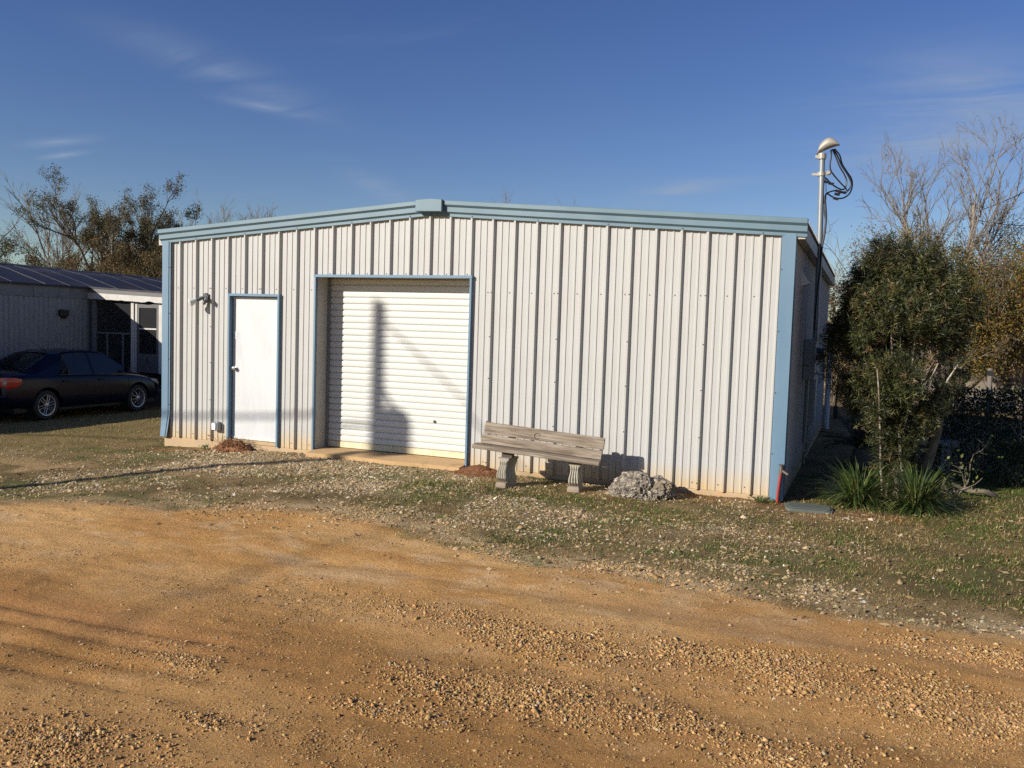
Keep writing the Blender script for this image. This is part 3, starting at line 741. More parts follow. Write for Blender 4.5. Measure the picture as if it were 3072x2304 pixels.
# walk door
dr = MB(BL); dr.box(DX0+0.030, DX1-0.030, 0.030, 0.075, 0.055, DZ-0.035); door = dr.build('door', m_white, bld, bevel=0.004)
mb = MB(BL)
for z0, z1, x0, x1 in ((0.0, DZ, DX0-0.006, DX0+0.027), (0.0, DZ, DX1-0.027, DX1+0.006)): mb.box(x0, x1, -0.050, 0.085, z0, z1)
mb.build('door_jamb', m_blue, bld, bevel=0.003)
mb = MB(BL); mb.box(DX0-0.008, DX1+0.008, -0.053, 0.083, DZ-0.028, DZ+0.010); mb.build('door_header', m_blue, bld, bevel=0.003)
mb = MB(BL); mb.box(DX0+0.03, DX1-0.03, -0.008, 0.09, 0.002, 0.052); mb.build('door_sill', m_conc, bld, bevel=0.004)
kb = MB(BL); kx, kz = DX0+0.085, 1.112
kb.lathe([(0.034, 0), (0.034, 0.006), (0.012, 0.010), (0.012, 0.03), (0.026, 0.036), (0.031, 0.05), (0.026, 0.062), (0.0, 0.066)], (kx, 0.030, kz), (0, -1, 0), 20)
kb.build('knob', m_chrome, door, smooth=True)
pl = MB(BL); pl.box(DX0+0.055, DX0+0.105, 0.026, 0.031, 1.545, 1.66); pl.build('lock_plate', mat('lock_plate_white', (0.66, 0.67, 0.66), rough=0.5), door, bevel=0.002)
pl = MB(BL); pl.box(DX0+0.066, DX0+0.092, 0.023, 0.027, 1.588, 1.592); pl.build('lock_slot', m_steel, door)
sw = MB(BL); sw.box(DX0+0.035, DX1-0.035, 0.022, 0.034, 0.062, 0.095); sw.build('door_sweep', mat('sweep', (0.68, 0.66, 0.58), rough=0.5), door)
# roll-up door opening: jambs, head, curtain of slats
CY = 0.285
mb = MB(BL); mb.box(OX0-0.006, OX0+0.020, -0.052, -0.003, 0.0, OZ); mb.build('opening_trim', m_blue, bld)
mb = MB(BL); mb.box(OX1-0.020, OX1+0.006, -0.052, -0.003, 0.0, OZ); mb.build('opening_trim', m_blue, bld)
mb = MB(BL); mb.box(OX0-0.014, OX1+0.014, -0.056, -0.001, OZ-0.026, OZ+0.012); mb.build('opening_header', m_blue, bld, bevel=0.003)
mb = MB(BL); mb.box(OX0-0.10, OX0+0.012, 0.012, CY+0.10, 0.028, OZ+0.1); mb.build('opening_jamb', m_jamb, bld)
mb = MB(BL); mb.box(OX1-0.012, OX1+0.10, 0.012, CY+0.10, 0.028, OZ+0.1); mb.build('opening_jamb', m_jamb, bld)
mb = MB(BL); mb.box(OX0-0.1, OX1+0.1, 0.014, 0.9, OZ-0.018, OZ+0.2); mb.build('opening_head', m_jamb, bld)
for gx0 in (OX0+0.014, OX1-0.054):
    mb = MB(BL); mb.box(gx0, gx0+0.04, CY-0.03, CY-0.004, 0.03, OZ-0.03); mb.build('door_track', m_galv, bld)
roll = MB(BL); roll.box(OX0+0.016, OX1-0.016, CY-0.004, CY+0.030, 0.036, 0.122); foot = roll.build('bottom_bar', m_curt2, bld, bevel=0.006)
sp_ = 0.0905; ns = 26
sl = MB()
pts = [(0.012, 0.0), (0.009, 0.004), (-0.003, 0.009), (-0.006, 0.018), (-0.007, 0.045), (-0.006, 0.070), (-0.002, 0.080), (0.009, 0.0865), (0.012, 0.0905)]
def slat_y(z): return [p for p in pts]
sl.sweep([[(x, y, z) for y, z in pts]+[(x, 0.022, 0.0905), (x, 0.022, 0.0)] for x in (OX0+0.018-BW/2, OX1-0.018-BW/2)])
slm = sl.mesh('slat')
for k in range(ns): obj('slat', slm, m_curt, bld, loc=(0, CY+0.004, 0.123+k*sp_))
lk = MB(BL); lx, lz = 4.53, 0.52
lk.lathe([(0.02, 0), (0.02, 0.012), (0.012, 0.02)], (lx, CY-0.004, lz), (0, -1, 0), 12); lk.build('lock', m_steel, bld)
# siding screws
sc = MB(BL)
def screw(x, z, d, r=0.0075): sc.lathe([(r, 0), (r, 0.005), (r*0.5, 0.008)], (x, -d, z), (0, -1, 0), 6)
for k in range(1, 31):
    xs_ = k*RB-0.022-0.062
    for z in (2.2921, 0.075, 1.18):
        if (DX0 < xs_ < DX1 and z < DZ) or (OX0-0.05 < xs_ < OX1+0.02 and z < OZ): continue
        if z != 1.18: screw(xs_, z, 0.0)
    if k % 3 == 0:
        for z in (2.2921, 0.075, 0.62, 1.18, 1.72):
            if OX0-0.05 < k*RB < OX1+0.05 and z < OZ: continue
            if DX0 < k*RB < DX1 and z < DZ: continue
            screw(k*RB-0.023, z, 0.042)
    if OX0 < k*RB < OX1+0.1: screw(xs_, OZ+0.03, 0.0)
for x in np.arange(0.6, 9, 0.914): screw(x, rake(x)+0.018, 0.050)
for z in (0.5, 1.2, 1.9, 2.6): screw(BW-0.095, z, 0.046); screw(0.095, z, 0.046)
so = sc.build('siding_screws', m_steel, bld); so['kind'] = 'stuff'

# things fixed to the right-hand wall (deep shade)
m_gbox = mat('meter_box_grey', (0.26, 0.27, 0.27), (0.30, 0.31, 0.31), rough=0.5, scale=5)
RW = BW+0.035
t = thing('electric_meter', 'grey electric meter box below the service mast on the side wall', 'meter', (RW, 2.5, 1.3))
mb = MB(); mb.box(0, 0.16, -0.17, 0.17, -0.05, 0.52); mb.build('meter_box', m_gbox, t, bevel=0.01)
mb = MB(); mb.lathe([(0.09, 0), (0.09, 0.05), (0.075, 0.10), (0.03, 0.12)], (0.16, 0, 0.32), (1, 0, 0), 18); mb.build('meter_glass', mat('meter_glass', (0.08, 0.085, 0.09), rough=0.1), t, smooth=True)
mb = MB(); mb.cyl((0.06, 0.0, -0.95), (0.06, 0, -0.05), 0.03, n=10); mb.build('conduit', m_galv, t)
t = thing('breaker_panel', 'tall grey breaker panel on the side wall behind the meter', 'electrical panel', (RW, 3.35, 0.55))
mb = MB(); mb.box(0, 0.13, -0.22, 0.22, 0.0, 0.95); mb.build('panel_box', m_gbox, t, bevel=0.008)
mb = MB(); mb.box(0.131, 0.142, -0.2, 0.2, 0.03, 0.92); mb.build('panel_door', m_gbox, t, bevel=0.004)
mb = MB(); mb.tube([(0.06, -0.1, 0), (0.06, -0.1, -0.4), (0.02, -0.1, -0.45), (0.02, -0.1, -0.6)], 0.02); mb.build('conduit', m_galv, t)
t = thing('vent_hood', 'small pale triangular vent hood high on the shaded side wall', 'vent', (RW, 1.15, 2.55))
mb = MB(); mb.sweep([[(0, y, 0.12), (0.11, y, -0.04), (0, y, -0.08)] for y in (-0.1, 0.1)]); mb.build('hood', mat('vent_white', (0.6, 0.6, 0.57), rough=0.5), t)
mb = MB(); mb.box(-0.004, 0.004, -0.13, 0.13, -0.12, 0.15); mb.build('flange', m_jamb, t)
t = thing('drain_pipe', 'white plastic drain pipe standing at the rear of the side wall', 'pipe', (RW, 8.9, -0.1))
m_pvc = mat('pvc_white', (0.62, 0.63, 0.62), (0.54, 0.55, 0.54), rough=0.45, scale=4)
mb = MB(); mb.tube([(0.10, 0, -0.1), (0.10, 0, 1.95), (0.10, 0.0, 2.05)], 0.055, 12); mb.build('pipe', m_pvc, t, smooth=True)
mb = MB(); mb.tube([(0.10, 0, 1.98), (0.10, 0, 2.10), (0.02, 0, 2.13), (-0.04, 0, 2.13)], 0.065, 12); mb.build('elbow', m_pvc, t, smooth=True)
t = thing('side_beam', 'dark timber beam sticking out from the rear corner of the building', 'beam', (RW, 9.15, 2.0))
mb = MB(); mb.box(-0.03, 1.3, -0.05, 0.05, 0.0, 0.16); mb.build('beam', mat('old_timber', (0.14, 0.115, 0.09), (0.09, 0.075, 0.06), rough=0.9, scale=6, stretch=(0.3, 4, 4)), t, bevel=0.008)
mb = MB(); mb.box(1.18, 1.28, -0.05, 0.05, -2.2, 0.0); mb.build('post', mat('old_timber_post', (0.14, 0.115, 0.09), (0.09, 0.075, 0.06), rough=0.9, scale=6, stretch=(4, 4, 0.3)), t, bevel=0.008)
t = thing('yard_hydrant', 'dark gooseneck water hydrant standing behind the building', 'hydrant', (RW+0.2, 11.5, -0.15))
mb = MB(); mb.tube([(0, 0, -0.1), (0, 0, 0.75), (0.02, 0, 0.82), (0.10, 0, 0.86), (0.2, 0, 0.86)], 0.022); mb.build('pipe', m_black, t, smooth=True)
mb = MB(); mb.box(-0.05, 0.05, -0.05, 0.05, 0.1, 0.4); mb.build('box', m_black, t, bevel=0.01)

# service mast with weather head and loose wires
MX, MY = 9.285, 2.5
t = thing('service_mast', 'galvanised electric service mast with weather head rising above the right eave', 'service mast', (MX, MY, 1.8))
off = (MX, MY, 1.8)
MD = float((np.array([MX, MY, 3.5])-CAM_P)@_fw)
mb = MB(off); mb.tube([(MX+0.03, MY, 1.8), (MX+0.02, MY, 3.0), (MX-0.012, MY, 4.36)], 0.039, 16); mb.build('pipe', m_galv, t, smooth=True)
m_head = mat('weather_head', (0.40, 0.365, 0.30), (0.30, 0.27, 0.21), rough=0.5, metal=0.2, scale=14, c3=(0.50, 0.47, 0.40), s3=7, lo3=0.55, hi3=0.75, bump=0.15, bscale=70)
hx, hz = MX-0.015, 4.36
mb = MB(off); rings = []
for k in range(11):
    u = k/10; px = -0.065+0.285*u
    top = 0.03+0.205*math.sin(math.pi*min(1, 0.09+u*0.78))**0.8 ; bot = 0.0+0.125*u
    if k == 0: top = 0.03
    w_ = 0.075*math.sin(math.pi*(0.18+0.64*u))**0.6
    cz_, hz_ = (top+bot)/2, max((top-bot)/2, 0.004)
    rings.append([(hx+px, MY+w_*math.cos(a_), hz+cz_+hz_*math.sin(a_)*(1 if math.sin(a_) > 0 else 0.8)) for a_ in np.linspace(0, 2*math.pi, 16, endpoint=False)])
mb.sweep(rings); mb.build('hood', m_head, t, smooth=True, angle=60)
mb = MB(off); mb.cyl((hx, MY, hz-0.055), (hx, MY, hz+0.02), 0.058, n=14); mb.box(hx-0.085, hx-0.05, MY-0.02, MY+0.02, hz-0.04, hz); mb.build('collar', m_head, t)
mb = MB(off); mb.cyl((hx+0.003, MY, hz-0.285), (hx+0.003, MY, hz-0.235), 0.054, n=14); mb.box(hx-0.12, hx+0.115, MY-0.012, MY+0.012, hz-0.275, hz-0.245); mb.build('clamp', m_head, t)
mb = MB(off); mb.lathe([(0.02, -0.02), (0.035, 0), (0.02, 0.02)], (hx+0.10, MY-0.03, hz-0.25), (0, 1, 0), 12); mb.build('insulator', m_head, t)
m_wire = mat('black_cable', (0.012, 0.012, 0.014), rough=0.45)
def P2(x, y, dd=0.0): return Vector(at(2250+x/2.676, 380+y/2.676, MD+dd))
wires = [
    [(650, 185), (652, 240), (642, 300), (650, 355), (690, 410), (735, 460), (765, 490), (776, 515), (765, 535), (730, 530), (690, 545)],
    [(660, 180), (690, 245), (720, 320), (755, 380), (775, 430), (770, 480), (745, 505), (700, 490), (655, 460), (625, 430), (605, 410)],
    [(670, 180), (705, 240), (735, 310), (780, 380), (805, 430), (808, 470), (790, 510), (750, 525), (700, 512), (650, 520), (612, 540), (602, 580), (606, 640)],
    [(678, 178), (720, 230), (740, 300), (780, 365), (815, 420), (820, 480), (800, 535), (755, 570), (700, 576), (655, 560), (625, 540), (605, 555), (598, 620)],
]
def smooth_path(pts, n=5):
    P = [Vector(p) for p in pts]; out = []
    for i in range(len(P)-1):
        p0, p1, p2, p3 = P[max(i-1, 0)], P[i], P[i+1], P[min(i+2, len(P)-1)]
        for k in range(n):
            u = k/n
            out.append(0.5*((2*p1)+(-p0+p2)*u+(2*p0-5*p1+4*p2-p3)*u*u+(-p0+3*p1-3*p2+p3)*u**3))
    out.append(P[-1]); return out
for i, w_ in enumerate(wires):
    mb = MB(off); mb.tube(smooth_path([P2(x, y, -0.05+0.03*i) for x, y in w_]), 0.0105, 7); mb.build('wire', m_wire, t, smooth=True)
for i, w_ in enumerate(([(600, 555), (608, 650), (612, 740), (600, 860), (580, 960), (570, 1060)], [(606, 560), (600, 680), (606, 760), (592, 880), (576, 1000), (566, 1120), (545, 1300), (530, 1450), (520, 1640)])):
    mb = MB(off); mb.tube(smooth_path([P2(x, y, -0.06+0.03*i) for x, y in w_]), 0.0125, 7); mb.build('wire', m_wire, t, smooth=True)
for (x, y) in ((652, 455), (708, 515), (700, 540), (690, 575), (608, 440)):
    mb = MB(off); p = P2(x, y, -0.04); mb.tube([p+Vector((-0.035, 0, 0.004)), p+Vector((0.035, 0, -0.012))], 0.019, 7); mb.build('splice', m_wire, t)
mb = MB(off); mb.tube([P2(592, 330, 0), P2(602, 400, 0), P2(610, 470, 0), P2(612, 540, 0)], 0.005, 5); mb.build('bare_wire', m_galv, t)

# security light and outlet box on the front wall
t = thing('security_light', 'twin security floodlight on the front wall left of the white door', 'floodlight', (0.80, -0.034, 2.13))
m_grey = mat('lamp_grey', (0.16, 0.17, 0.17), (0.11, 0.115, 0.115), rough=0.55, scale=20)
mb = MB(); mb.lathe([(0.06, 0), (0.06, 0.018), (0.05, 0.03), (0.0, 0.034)], (0.0, 0, 0.03), (0, -1, 0), 18); mb.build('base', mat('lamp_base', (0.05, 0.05, 0.048), rough=0.6), t, smooth=True)
ax1 = Vector((-0.62, -0.62, -0.42)).normalized()
mb = MB(); mb.tube([(0, -0.03, 0.03), (-0.02, -0.06, 0.02)], 0.014); mb.lathe([(0.022, 0), (0.028, 0.02), (0.03, 0.09), (0.034, 0.10)], Vector((-0.02, -0.055, 0.02)), ax1, 14); mb.build('socket', m_grey, t, smooth=True)
mb = MB(); mb.lathe([(0.026, 0.0), (0.034, 0.02), (0.058, 0.085), (0.06, 0.098), (0.045, 0.112), (0.0, 0.116)], Vector((-0.02, -0.055, 0.02))+ax1*0.1, ax1, 18); mb.build('bulb', mat('bulb_glass', (0.66, 0.67, 0.60), rough=0.2), t, smooth=True)
ax2 = Vector((0.6, -0.5, -0.55)).normalized()
mb = MB(); mb.tube([(0.01, -0.03, 0.03), (0.03, -0.055, 0.015)], 0.013); mb.lathe([(0.020, 0), (0.027, 0.02), (0.03, 0.08), (0.034, 0.088), (0.02, 0.08)], Vector((0.03, -0.05, 0.015)), ax2, 14); mb.build('socket', m_grey, t, smooth=True)
mb = MB(); mb.lathe([(0.025, 0), (0.025, 0.05), (0.018, 0.06)], (0.0, -0.03, -0.03), (0.1, -0.6, -0.8), 12); mb.build('sensor', m_grey, t, smooth=True)
t = thing('outlet_box', 'small grey weatherproof outlet box low on the wall beside the white door', 'outlet', (1.02, -0.002, 0.23))
mb = MB(); mb.box(-0.055, 0.055, -0.085, 0.0, -0.065, 0.065); mb.build('box', mat('outlet_grey', (0.33, 0.34, 0.33), rough=0.5), t, bevel=0.006)
mb = MB(); mb.box(-0.052, 0.035, -0.10, -0.0855, -0.058, 0.058); mb.build('cover', mat('outlet_white', (0.72, 0.72, 0.68), rough=0.45), t, bevel=0.012, seg=2)
# ------------------------------------------------------------------ bench
m_wood, nt, b = newmat('weathered_wood'); L = nt.links
tcn = nnode(nt, 'ShaderNodeTexCoord')
mp = nnode(nt, 'ShaderNodeMapping'); mp.inputs['Scale'].default_value = (1.2, 26, 26); L.new(tcn.outputs['Object'], mp.inputs[0])
nz = nnode(nt, 'ShaderNodeTexNoise', Scale=2.2, Detail=7, Roughness=0.65, Distortion=0.6); L.new(mp.outputs[0], nz.inputs['Vector'])
cr = nnode(nt, 'ShaderNodeValToRGB'); L.new(nz.outputs['Fac'], cr.inputs[0])
cr.color_ramp.elements[0].position = 0.3; cr.color_ramp.elements[0].color = (0.13, 0.10, 0.074, 1)
cr.color_ramp.elements[1].position = 0.72; cr.color_ramp.elements[1].color = (0.47, 0.40, 0.30, 1)
e = cr.color_ramp.elements.new(0.5); e.color = (0.31, 0.25, 0.185, 1)
n2 = nnode(nt, 'ShaderNodeTexNoise', Scale=3.0, Detail=4); mp2 = nnode(nt, 'ShaderNodeMapping'); mp2.inputs['Scale'].default_value = (0.7, 5, 5)
L.new(tcn.outputs['Object'], mp2.inputs[0]); L.new(mp2.outputs[0], n2.inputs['Vector'])
mr = nnode(nt, 'ShaderNodeMapRange'); mr.inputs['From Min'].default_value = 0.45; mr.inputs['From Max'].default_value = 0.7; L.new(n2.outputs['Fac'], mr.inputs['Value'])
mx = nnode(nt, 'ShaderNodeMix', data_type='RGBA', blend_type='MULTIPLY'); mx.inputs['B'].default_value = (0.62, 0.58, 0.55, 1); L.new(mr.outputs[0], mx.inputs['Factor']); L.new(cr.outputs[0], mx.inputs['A'])
L.new(mx.outputs['Result'], b.inputs['Base Color']); b.inputs['Roughness'].default_value = 0.9; b.inputs['Specular IOR Level'].default_value = 0.2
bp = nnode(nt, 'ShaderNodeBump', Strength=0.7, Distance=0.006); L.new(nz.outputs['Fac'], bp.inputs['Height']); L.new(bp.outputs[0], b.inputs['Normal'])
m_leg = mat('cast_concrete', (0.40, 0.36, 0.28), (0.30, 0.265, 0.20), rough=0.92, scale=9, c3=(0.20, 0.17, 0.12), s3=5, lo3=0.55, hi3=0.75, bump=0.5, bscale=80, bdist=0.004)
m_leg2 = mat('cast_concrete_foot', (0.36, 0.29, 0.22), (0.29, 0.22, 0.16), rough=0.95, scale=9, bump=0.4, bscale=70, bdist=0.004)
TH, TAU = math.radians(10.5), math.radians(4.6)
bu = Vector((math.cos(TH)*math.cos(TAU), math.sin(TH)*math.cos(TAU), -math.sin(TAU)))
bv = Vector((-math.sin(TH), math.cos(TH), 0)); bw = bu.cross(bv)
BB = Vector((7.2, -0.71, 0.32))                       # right front corner of the seat
b_or = Vector((6.45, -0.82, -0.07))
bench = thing('bench', 'weathered grey wooden bench on two fluted concrete pedestals by the metal wall', 'bench', b_or)
fr = Matrix((bu, bv, bw)).transposed().to_4x4()
def plank(name, u0, u1, v0, v1, w0, w1, tilt=0.0, bevel=0.006, rough_end=True):
    """a board in the bench frame, slightly worn, subdivided along its length"""
    mb = MB(); n = 12; rings = []
    rnd = random.Random(int(abs(u0*100+w0*1000))+3)
    cvt, cwt = (v0+v1)/2, w0
    for i in range(n+1):
        u = u0+(u1-u0)*i/n; j = lambda: rnd.uniform(-0.0025, 0.0025)
        ring = [(v0+j(), w0+j()), (v1, w0), (v1, w1+j()), (v0+j(), w1+j())]
        rings.append([(u+(rnd.uniform(-.004, .004) if i in (0, n) else 0), v+(w-w0)*math.tan(tilt), w) for v, w in ring])
    mb.sweep(rings)
    o = mb.build(name, m_wood, bench, bevel=bevel)
    o.matrix_local = Matrix.Translation(BB-b_or) @ fr
    return o
plank('seat_plank', -1.535, 0.0, 0.0, 0.235, -0.045, 0.0)
plank('back_plank', -1.470, 0.0, 0.165, 0.200, 0.006, 0.112, tilt=0.16)
plank('back_plank', -1.445, 0.012, 0.182, 0.215, 0.124, 0.262, tilt=0.16)
for uu in (-1.16, -0.33): plank('back_cleat', uu, uu+0.09, 0.245, 0.29, -0.09, 0.235, tilt=0.16)
# faint ring-shaped knots standing slightly proud of the top board
kn = MB()
for uu, ww, rr in ((-0.79, 0.178, 0.036),):
    ring = []
    for k in range(14):
        a_ = math.pi*(0.15+1.5*k/13); ring.append((uu+rr*math.cos(a_), 0.1815+(ww+rr*math.sin(a_)-0.124)*math.tan(0.16)-0.0015, ww+rr*math.sin(a_)))
    kn.tube(ring, 0.0035, 5)
o = kn.build('knot', mat('wood_knot', (0.09, 0.065, 0.05), rough=0.9), bench); o.matrix_local = Matrix.Translation(BB-b_or) @ fr
def pedestal(px, py, rz, h, z0):
    """fluted S-curved cast leg on a plain foot block"""
    mb = MB(); rings = []; n = 24
    for k in range(n+1):
        s = k/n; z = 0.085+(h-0.085)*s
        # front and back curves of the side view
        f = -0.125+0.035*math.sin(s*math.pi*2.0+2.4)*(1-0.3*s)-0.01*s
        bk = 0.115+0.028*math.sin(s*math.pi*2.0+2.2)
        half = 0.058+0.008*math.sin(s*math.pi*2+0.4)+(0.012 if s > 0.9 else 0)
        ring = []
        m_ = 33
        for i in range(m_):
            q = i/(m_-1); x = -half+2*half*q
            fl = 0.0 if s > 0.88 or s < 0.03 else 0.014*(0.5+0.5*math.cos(q*2*math.pi*4.0+math.pi))
            scroll = 0.016*math.exp(-((s-0.17)/0.07)**2)+0.014*math.exp(-((s-0.8)/0.06)**2)
            ring.append((x, f+0.010-scroll+ (0.010-fl), z))
        ring += [(half, bk, z), (-half, bk, z)]
        rings.append(ring)
    mb.sweep(rings)
    p = mb.build('leg', m_leg, bench, smooth=True, angle=40)
    p.location = Vector((px, py, z0))-b_or; p.rotation_euler = (0, 0, rz)
    fb = MB(); fb.sweep([[(-hw, -f_, z), (hw, -f_, z), (hw, bk_, z), (-hw, bk_, z)] for z, hw, f_, bk_ in ((-0.05, 0.074, 0.155, 0.13), (0.06, 0.072, 0.152, 0.128), (0.086, 0.064, 0.142, 0.12))])
    o = fb.build('foot_block', m_leg2, p, bevel=0.008)
    return p
pedestal(6.085, -0.80, math.radians(-8), 0.375, -0.075)
pedestal(6.885, -0.60, math.radians(8), 0.352, -0.075)
sp_b = MB(); sp_b.fbox(BB, bu, bv, bw, -1.165, -1.045, 0.06, 0.20, -0.115, -0.047); o = sp_b.build('spacer_block', mat('spacer_wood', (0.10, 0.075, 0.06), rough=0.9), bench, loc=-b_or)

# ------------------------------------------------------------------ limestone rock
def rock_mesh():
    bm = bmesh.new(); bmesh.ops.create_icosphere(bm, subdivisions=6, radius=1.0)
    V = np.array([v.co[:] for v in bm.verts]); me = bpy.data.meshes.new('rock')
    d = unit(V)
    q = d*np.array([1.0, 0.75, 0.6])
    r = 1+0.55*(fbm3(q*1.5+4, 3, 3)-0.5)
    r += 0.20*np.exp(-((d[:, 0]+0.25)**2+(d[:, 2]-0.8)**2)*5)-0.20*np.exp(-((d[:, 0]-0.22)/0.13)**2)*sm(d[:, 2], 0.0, 0.5)+0.10*np.exp(-((d[:, 0]-0.6)**2+(d[:, 2]-0.5)**2)*6)
    rid = 1-2*np.abs(fbm3(q*4.2+11, 9, 4)-0.5)          # ridges
    r += 0.20*(rid-0.8)
    pit = fbm3(q*11+2, 17, 3); r -= 0.30*np.clip(0.47-pit, 0, 1)*2.2
    r += 0.14*(fbm3(q*26, 21, 3)-0.5)
    r = np.maximum(r, 0.55)
    V2 = d*r[:, None]*np.array([0.36, 0.26, 0.19])
    for v, c in zip(bm.verts, V2): v.co = c
    bm.to_mesh(me); bm.free()
    return me
m_rock, nt, b = newmat('limestone'); L = nt.links
tcn = nnode(nt, 'ShaderNodeTexCoord')
nz = nnode(nt, 'ShaderNodeTexNoise', Scale=16.0, Detail=9, Roughness=0.75); L.new(tcn.outputs['Object'], nz.inputs['Vector'])
cr = nnode(nt, 'ShaderNodeValToRGB'); L.new(nz.outputs['Fac'], cr.inputs[0])
cr.color_ramp.elements[0].position = 0.36; cr.color_ramp.elements[0].color = (0.045, 0.04, 0.034, 1)
cr.color_ramp.elements[1].position = 0.62; cr.color_ramp.elements[1].color = (0.62, 0.54, 0.42, 1)
e = cr.color_ramp.elements.new(0.5); e.color = (0.27, 0.228, 0.175, 1)
n2 = nnode(nt, 'ShaderNodeTexNoise', Scale=5.0, Detail=4); L.new(tcn.outputs['Object'], n2.inputs['Vector'])
mr = nnode(nt, 'ShaderNodeMapRange'); mr.inputs['From Min'].default_value = 0.52; mr.inputs['From Max'].default_value = 0.7; mr.inputs['To Max'].default_value = 0.8; L.new(n2.outputs['Fac'], mr.inputs['Value'])
mx = nnode(nt, 'ShaderNodeMix', data_type='RGBA'); L.new(mr.outputs[0], mx.inputs['Factor']); L.new(cr.outputs[0], mx.inputs['A']); mx.inputs['B'].default_value = (0.33, 0.24, 0.15, 1)
L.new(mx.outputs['Result'], b.inputs['Base Color']); b.inputs['Roughness'].default_value = 0.95; b.inputs['Specular IOR Level'].default_value = 0.15
n3_ = nnode(nt, 'ShaderNodeTexNoise', Scale=55.0, Detail=6, Roughness=0.75); L.new(tcn.outputs['Object'], n3_.inputs['Vector'])
bp = nnode(nt, 'ShaderNodeBump', Strength=1.0, Distance=0.02); L.new(n3_.outputs['Fac'], bp.inputs['Height']); L.new(bp.outputs[0], b.inputs['Normal'])
o = obj('limestone_rock', rock_mesh(), m_rock, loc=(7.70, -0.52, 0.02), rot=(0, 0, 0.35))
tag(o, 'pitted grey limestone boulder lying on the grass beside the bench', 'rock')

# ------------------------------------------------------------------ red standpipe, valve cover, clay mounds
t = thing('standpipe', 'red painted water standpipe with faucet at the right front corner of the building', 'faucet', (9.13, -0.10, -0.1))
m_red = mat('red_paint', (0.34, 0.035, 0.025), (0.26, 0.03, 0.02), rough=0.5, scale=20)
mb = MB(); mb.tube([(0, 0, -0.05), (0.012, 0, 0.20), (0.030, 0, 0.40)], 0.017, 10); mb.build('pipe', m_red, t, smooth=True)
m_brass = mat('old_brass', (0.20, 0.15, 0.11), (0.14, 0.11, 0.085), rough=0.5, metal=0.5, scale=30)
mb = MB(); mb.cyl((0.030, 0, 0.39), (0.032, 0, 0.46), 0.024, n=10); mb.cyl((0.03, 0, 0.43), (0.11, -0.015, 0.385), 0.018, 0.015, 10); mb.build('spigot', m_brass, t, smooth=True)
mb = MB(); mb.cyl((0.032, 0, 0.46), (0.034, 0, 0.485), 0.008, n=8); mb.lathe([(0.032, 0), (0.036, 0.006), (0.03, 0.012)], (0.034, 0, 0.482), (0, 0, 1), 10); mb.build('handle', m_brass, t)
t = thing('valve_cover', 'flat grey-green utility box cover lying on the ground by the building corner', 'utility cover', (9.49, -0.28, float(gh(9.49, -0.28))))
m_lid = mat('green_plastic', (0.085, 0.10, 0.08), (0.12, 0.13, 0.105), rough=0.7, scale=8, bump=0.2, bscale=40)
def stadium(w, h, n=5, r=0.07):
    pts = []
    for (sx, sy, a0) in ((1, -1, -math.pi/2), (1, 1, 0), (-1, 1, math.pi/2), (-1, -1, math.pi)):
        for k in range(n+1): a_ = a0+math.pi/2*k/n; pts.append((sx*(w/2-r)+r*math.cos(a_), sy*(h/2-r)+r*math.sin(a_)))
    return pts
mb = MB(); mb.prism(stadium(0.50, 0.30), 'z', -0.08, 0.030); rim = mb.build('rim', m_lid, t, bevel=0.006); rim.rotation_euler = (0.05, 0.02, 0.12)
mb = MB(); mb.prism(stadium(0.45, 0.25), 'z', 0.031, 0.040); lid = mb.build('lid', m_lid, t, bevel=0.004); lid.rotation_euler = (0.05, 0.02, 0.12)
m_clay = mat('red_clay', (0.22, 0.10, 0.048), (0.13, 0.06, 0.03), rough=0.95, scale=16, c3=(0.40, 0.19, 0.09), s3=9, lo3=0.5, hi3=0.7, bump=0.8, bscale=70, bdist=0.015, spec=0.1)
def mound(name, label, cx, cy, rx, ry, h, seed, rough):
    n = 46; u = np.linspace(-1, 1, n); X, Y = np.meshgrid(u, u); R_ = np.hypot(X, Y)
    wx, wy = cx+X*rx*1.25, cy+Y*ry*1.25
    prof = np.clip(1-R_**1.35*1.05, 0, 1)
    Z = h*prof*(0.75+0.5*fbm(X*2+seed, Y*2, seed))+rough*h*(fbm(X*9+seed, Y*9, seed+2, 3)-0.5)*sm(R_, 1.0, 0.5)
    zz = gz(wx, wy)-0.02+Z-0.06*sm(R_, 0.9, 1.25)
    zc0 = float(gz(cx, cy))
    V = np.stack([wx-cx, wy-cy, zz-zc0], -1).reshape(-1, 3); ii = np.arange(n*n).reshape(n, n)
    q = np.stack([ii[:-1, :-1], ii[:-1, 1:], ii[1:, 1:], ii[1:, :-1]], -1).reshape(-1, 4)
    t = thing(name, label, 'dirt mound', (cx, cy, zc0))
    obj('soil', npmesh(name, V, quads=q, smooth=True), m_clay, t)
    r_ = np.random.default_rng(seed); k = 260
    a_ = r_.uniform(0, 2*np.pi, k); rr = r_.uniform(0, 1.15, k)**0.8
    px, py = np.cos(a_)*rr, np.sin(a_)*rr
    pz = np.interp(rr, [0, .5, 1, 1.3], [h*0.95, h*0.55, 0.01, -0.02])
    jit = ICO[None]*(1+r_.normal(0, 0.2, (k, 12, 1)))*r_.uniform(0.006, 0.02, (k, 1, 1))*(1 if rough > 0.3 else 0.5)
    V = (jit+np.stack([px*rx, py*ry, pz+gz(cx+px*rx, cy+py*ry)-zc0], 1)[:, None, :]).reshape(-1, 3)
    T = (np.arange(k)[:, None, None]*12+ICO_F[None]).reshape(-1, 3)
    c_ = obj('clods', npmesh('clods', V, tris=T), m_clay, t); c_['kind'] = 'stuff'
    return t
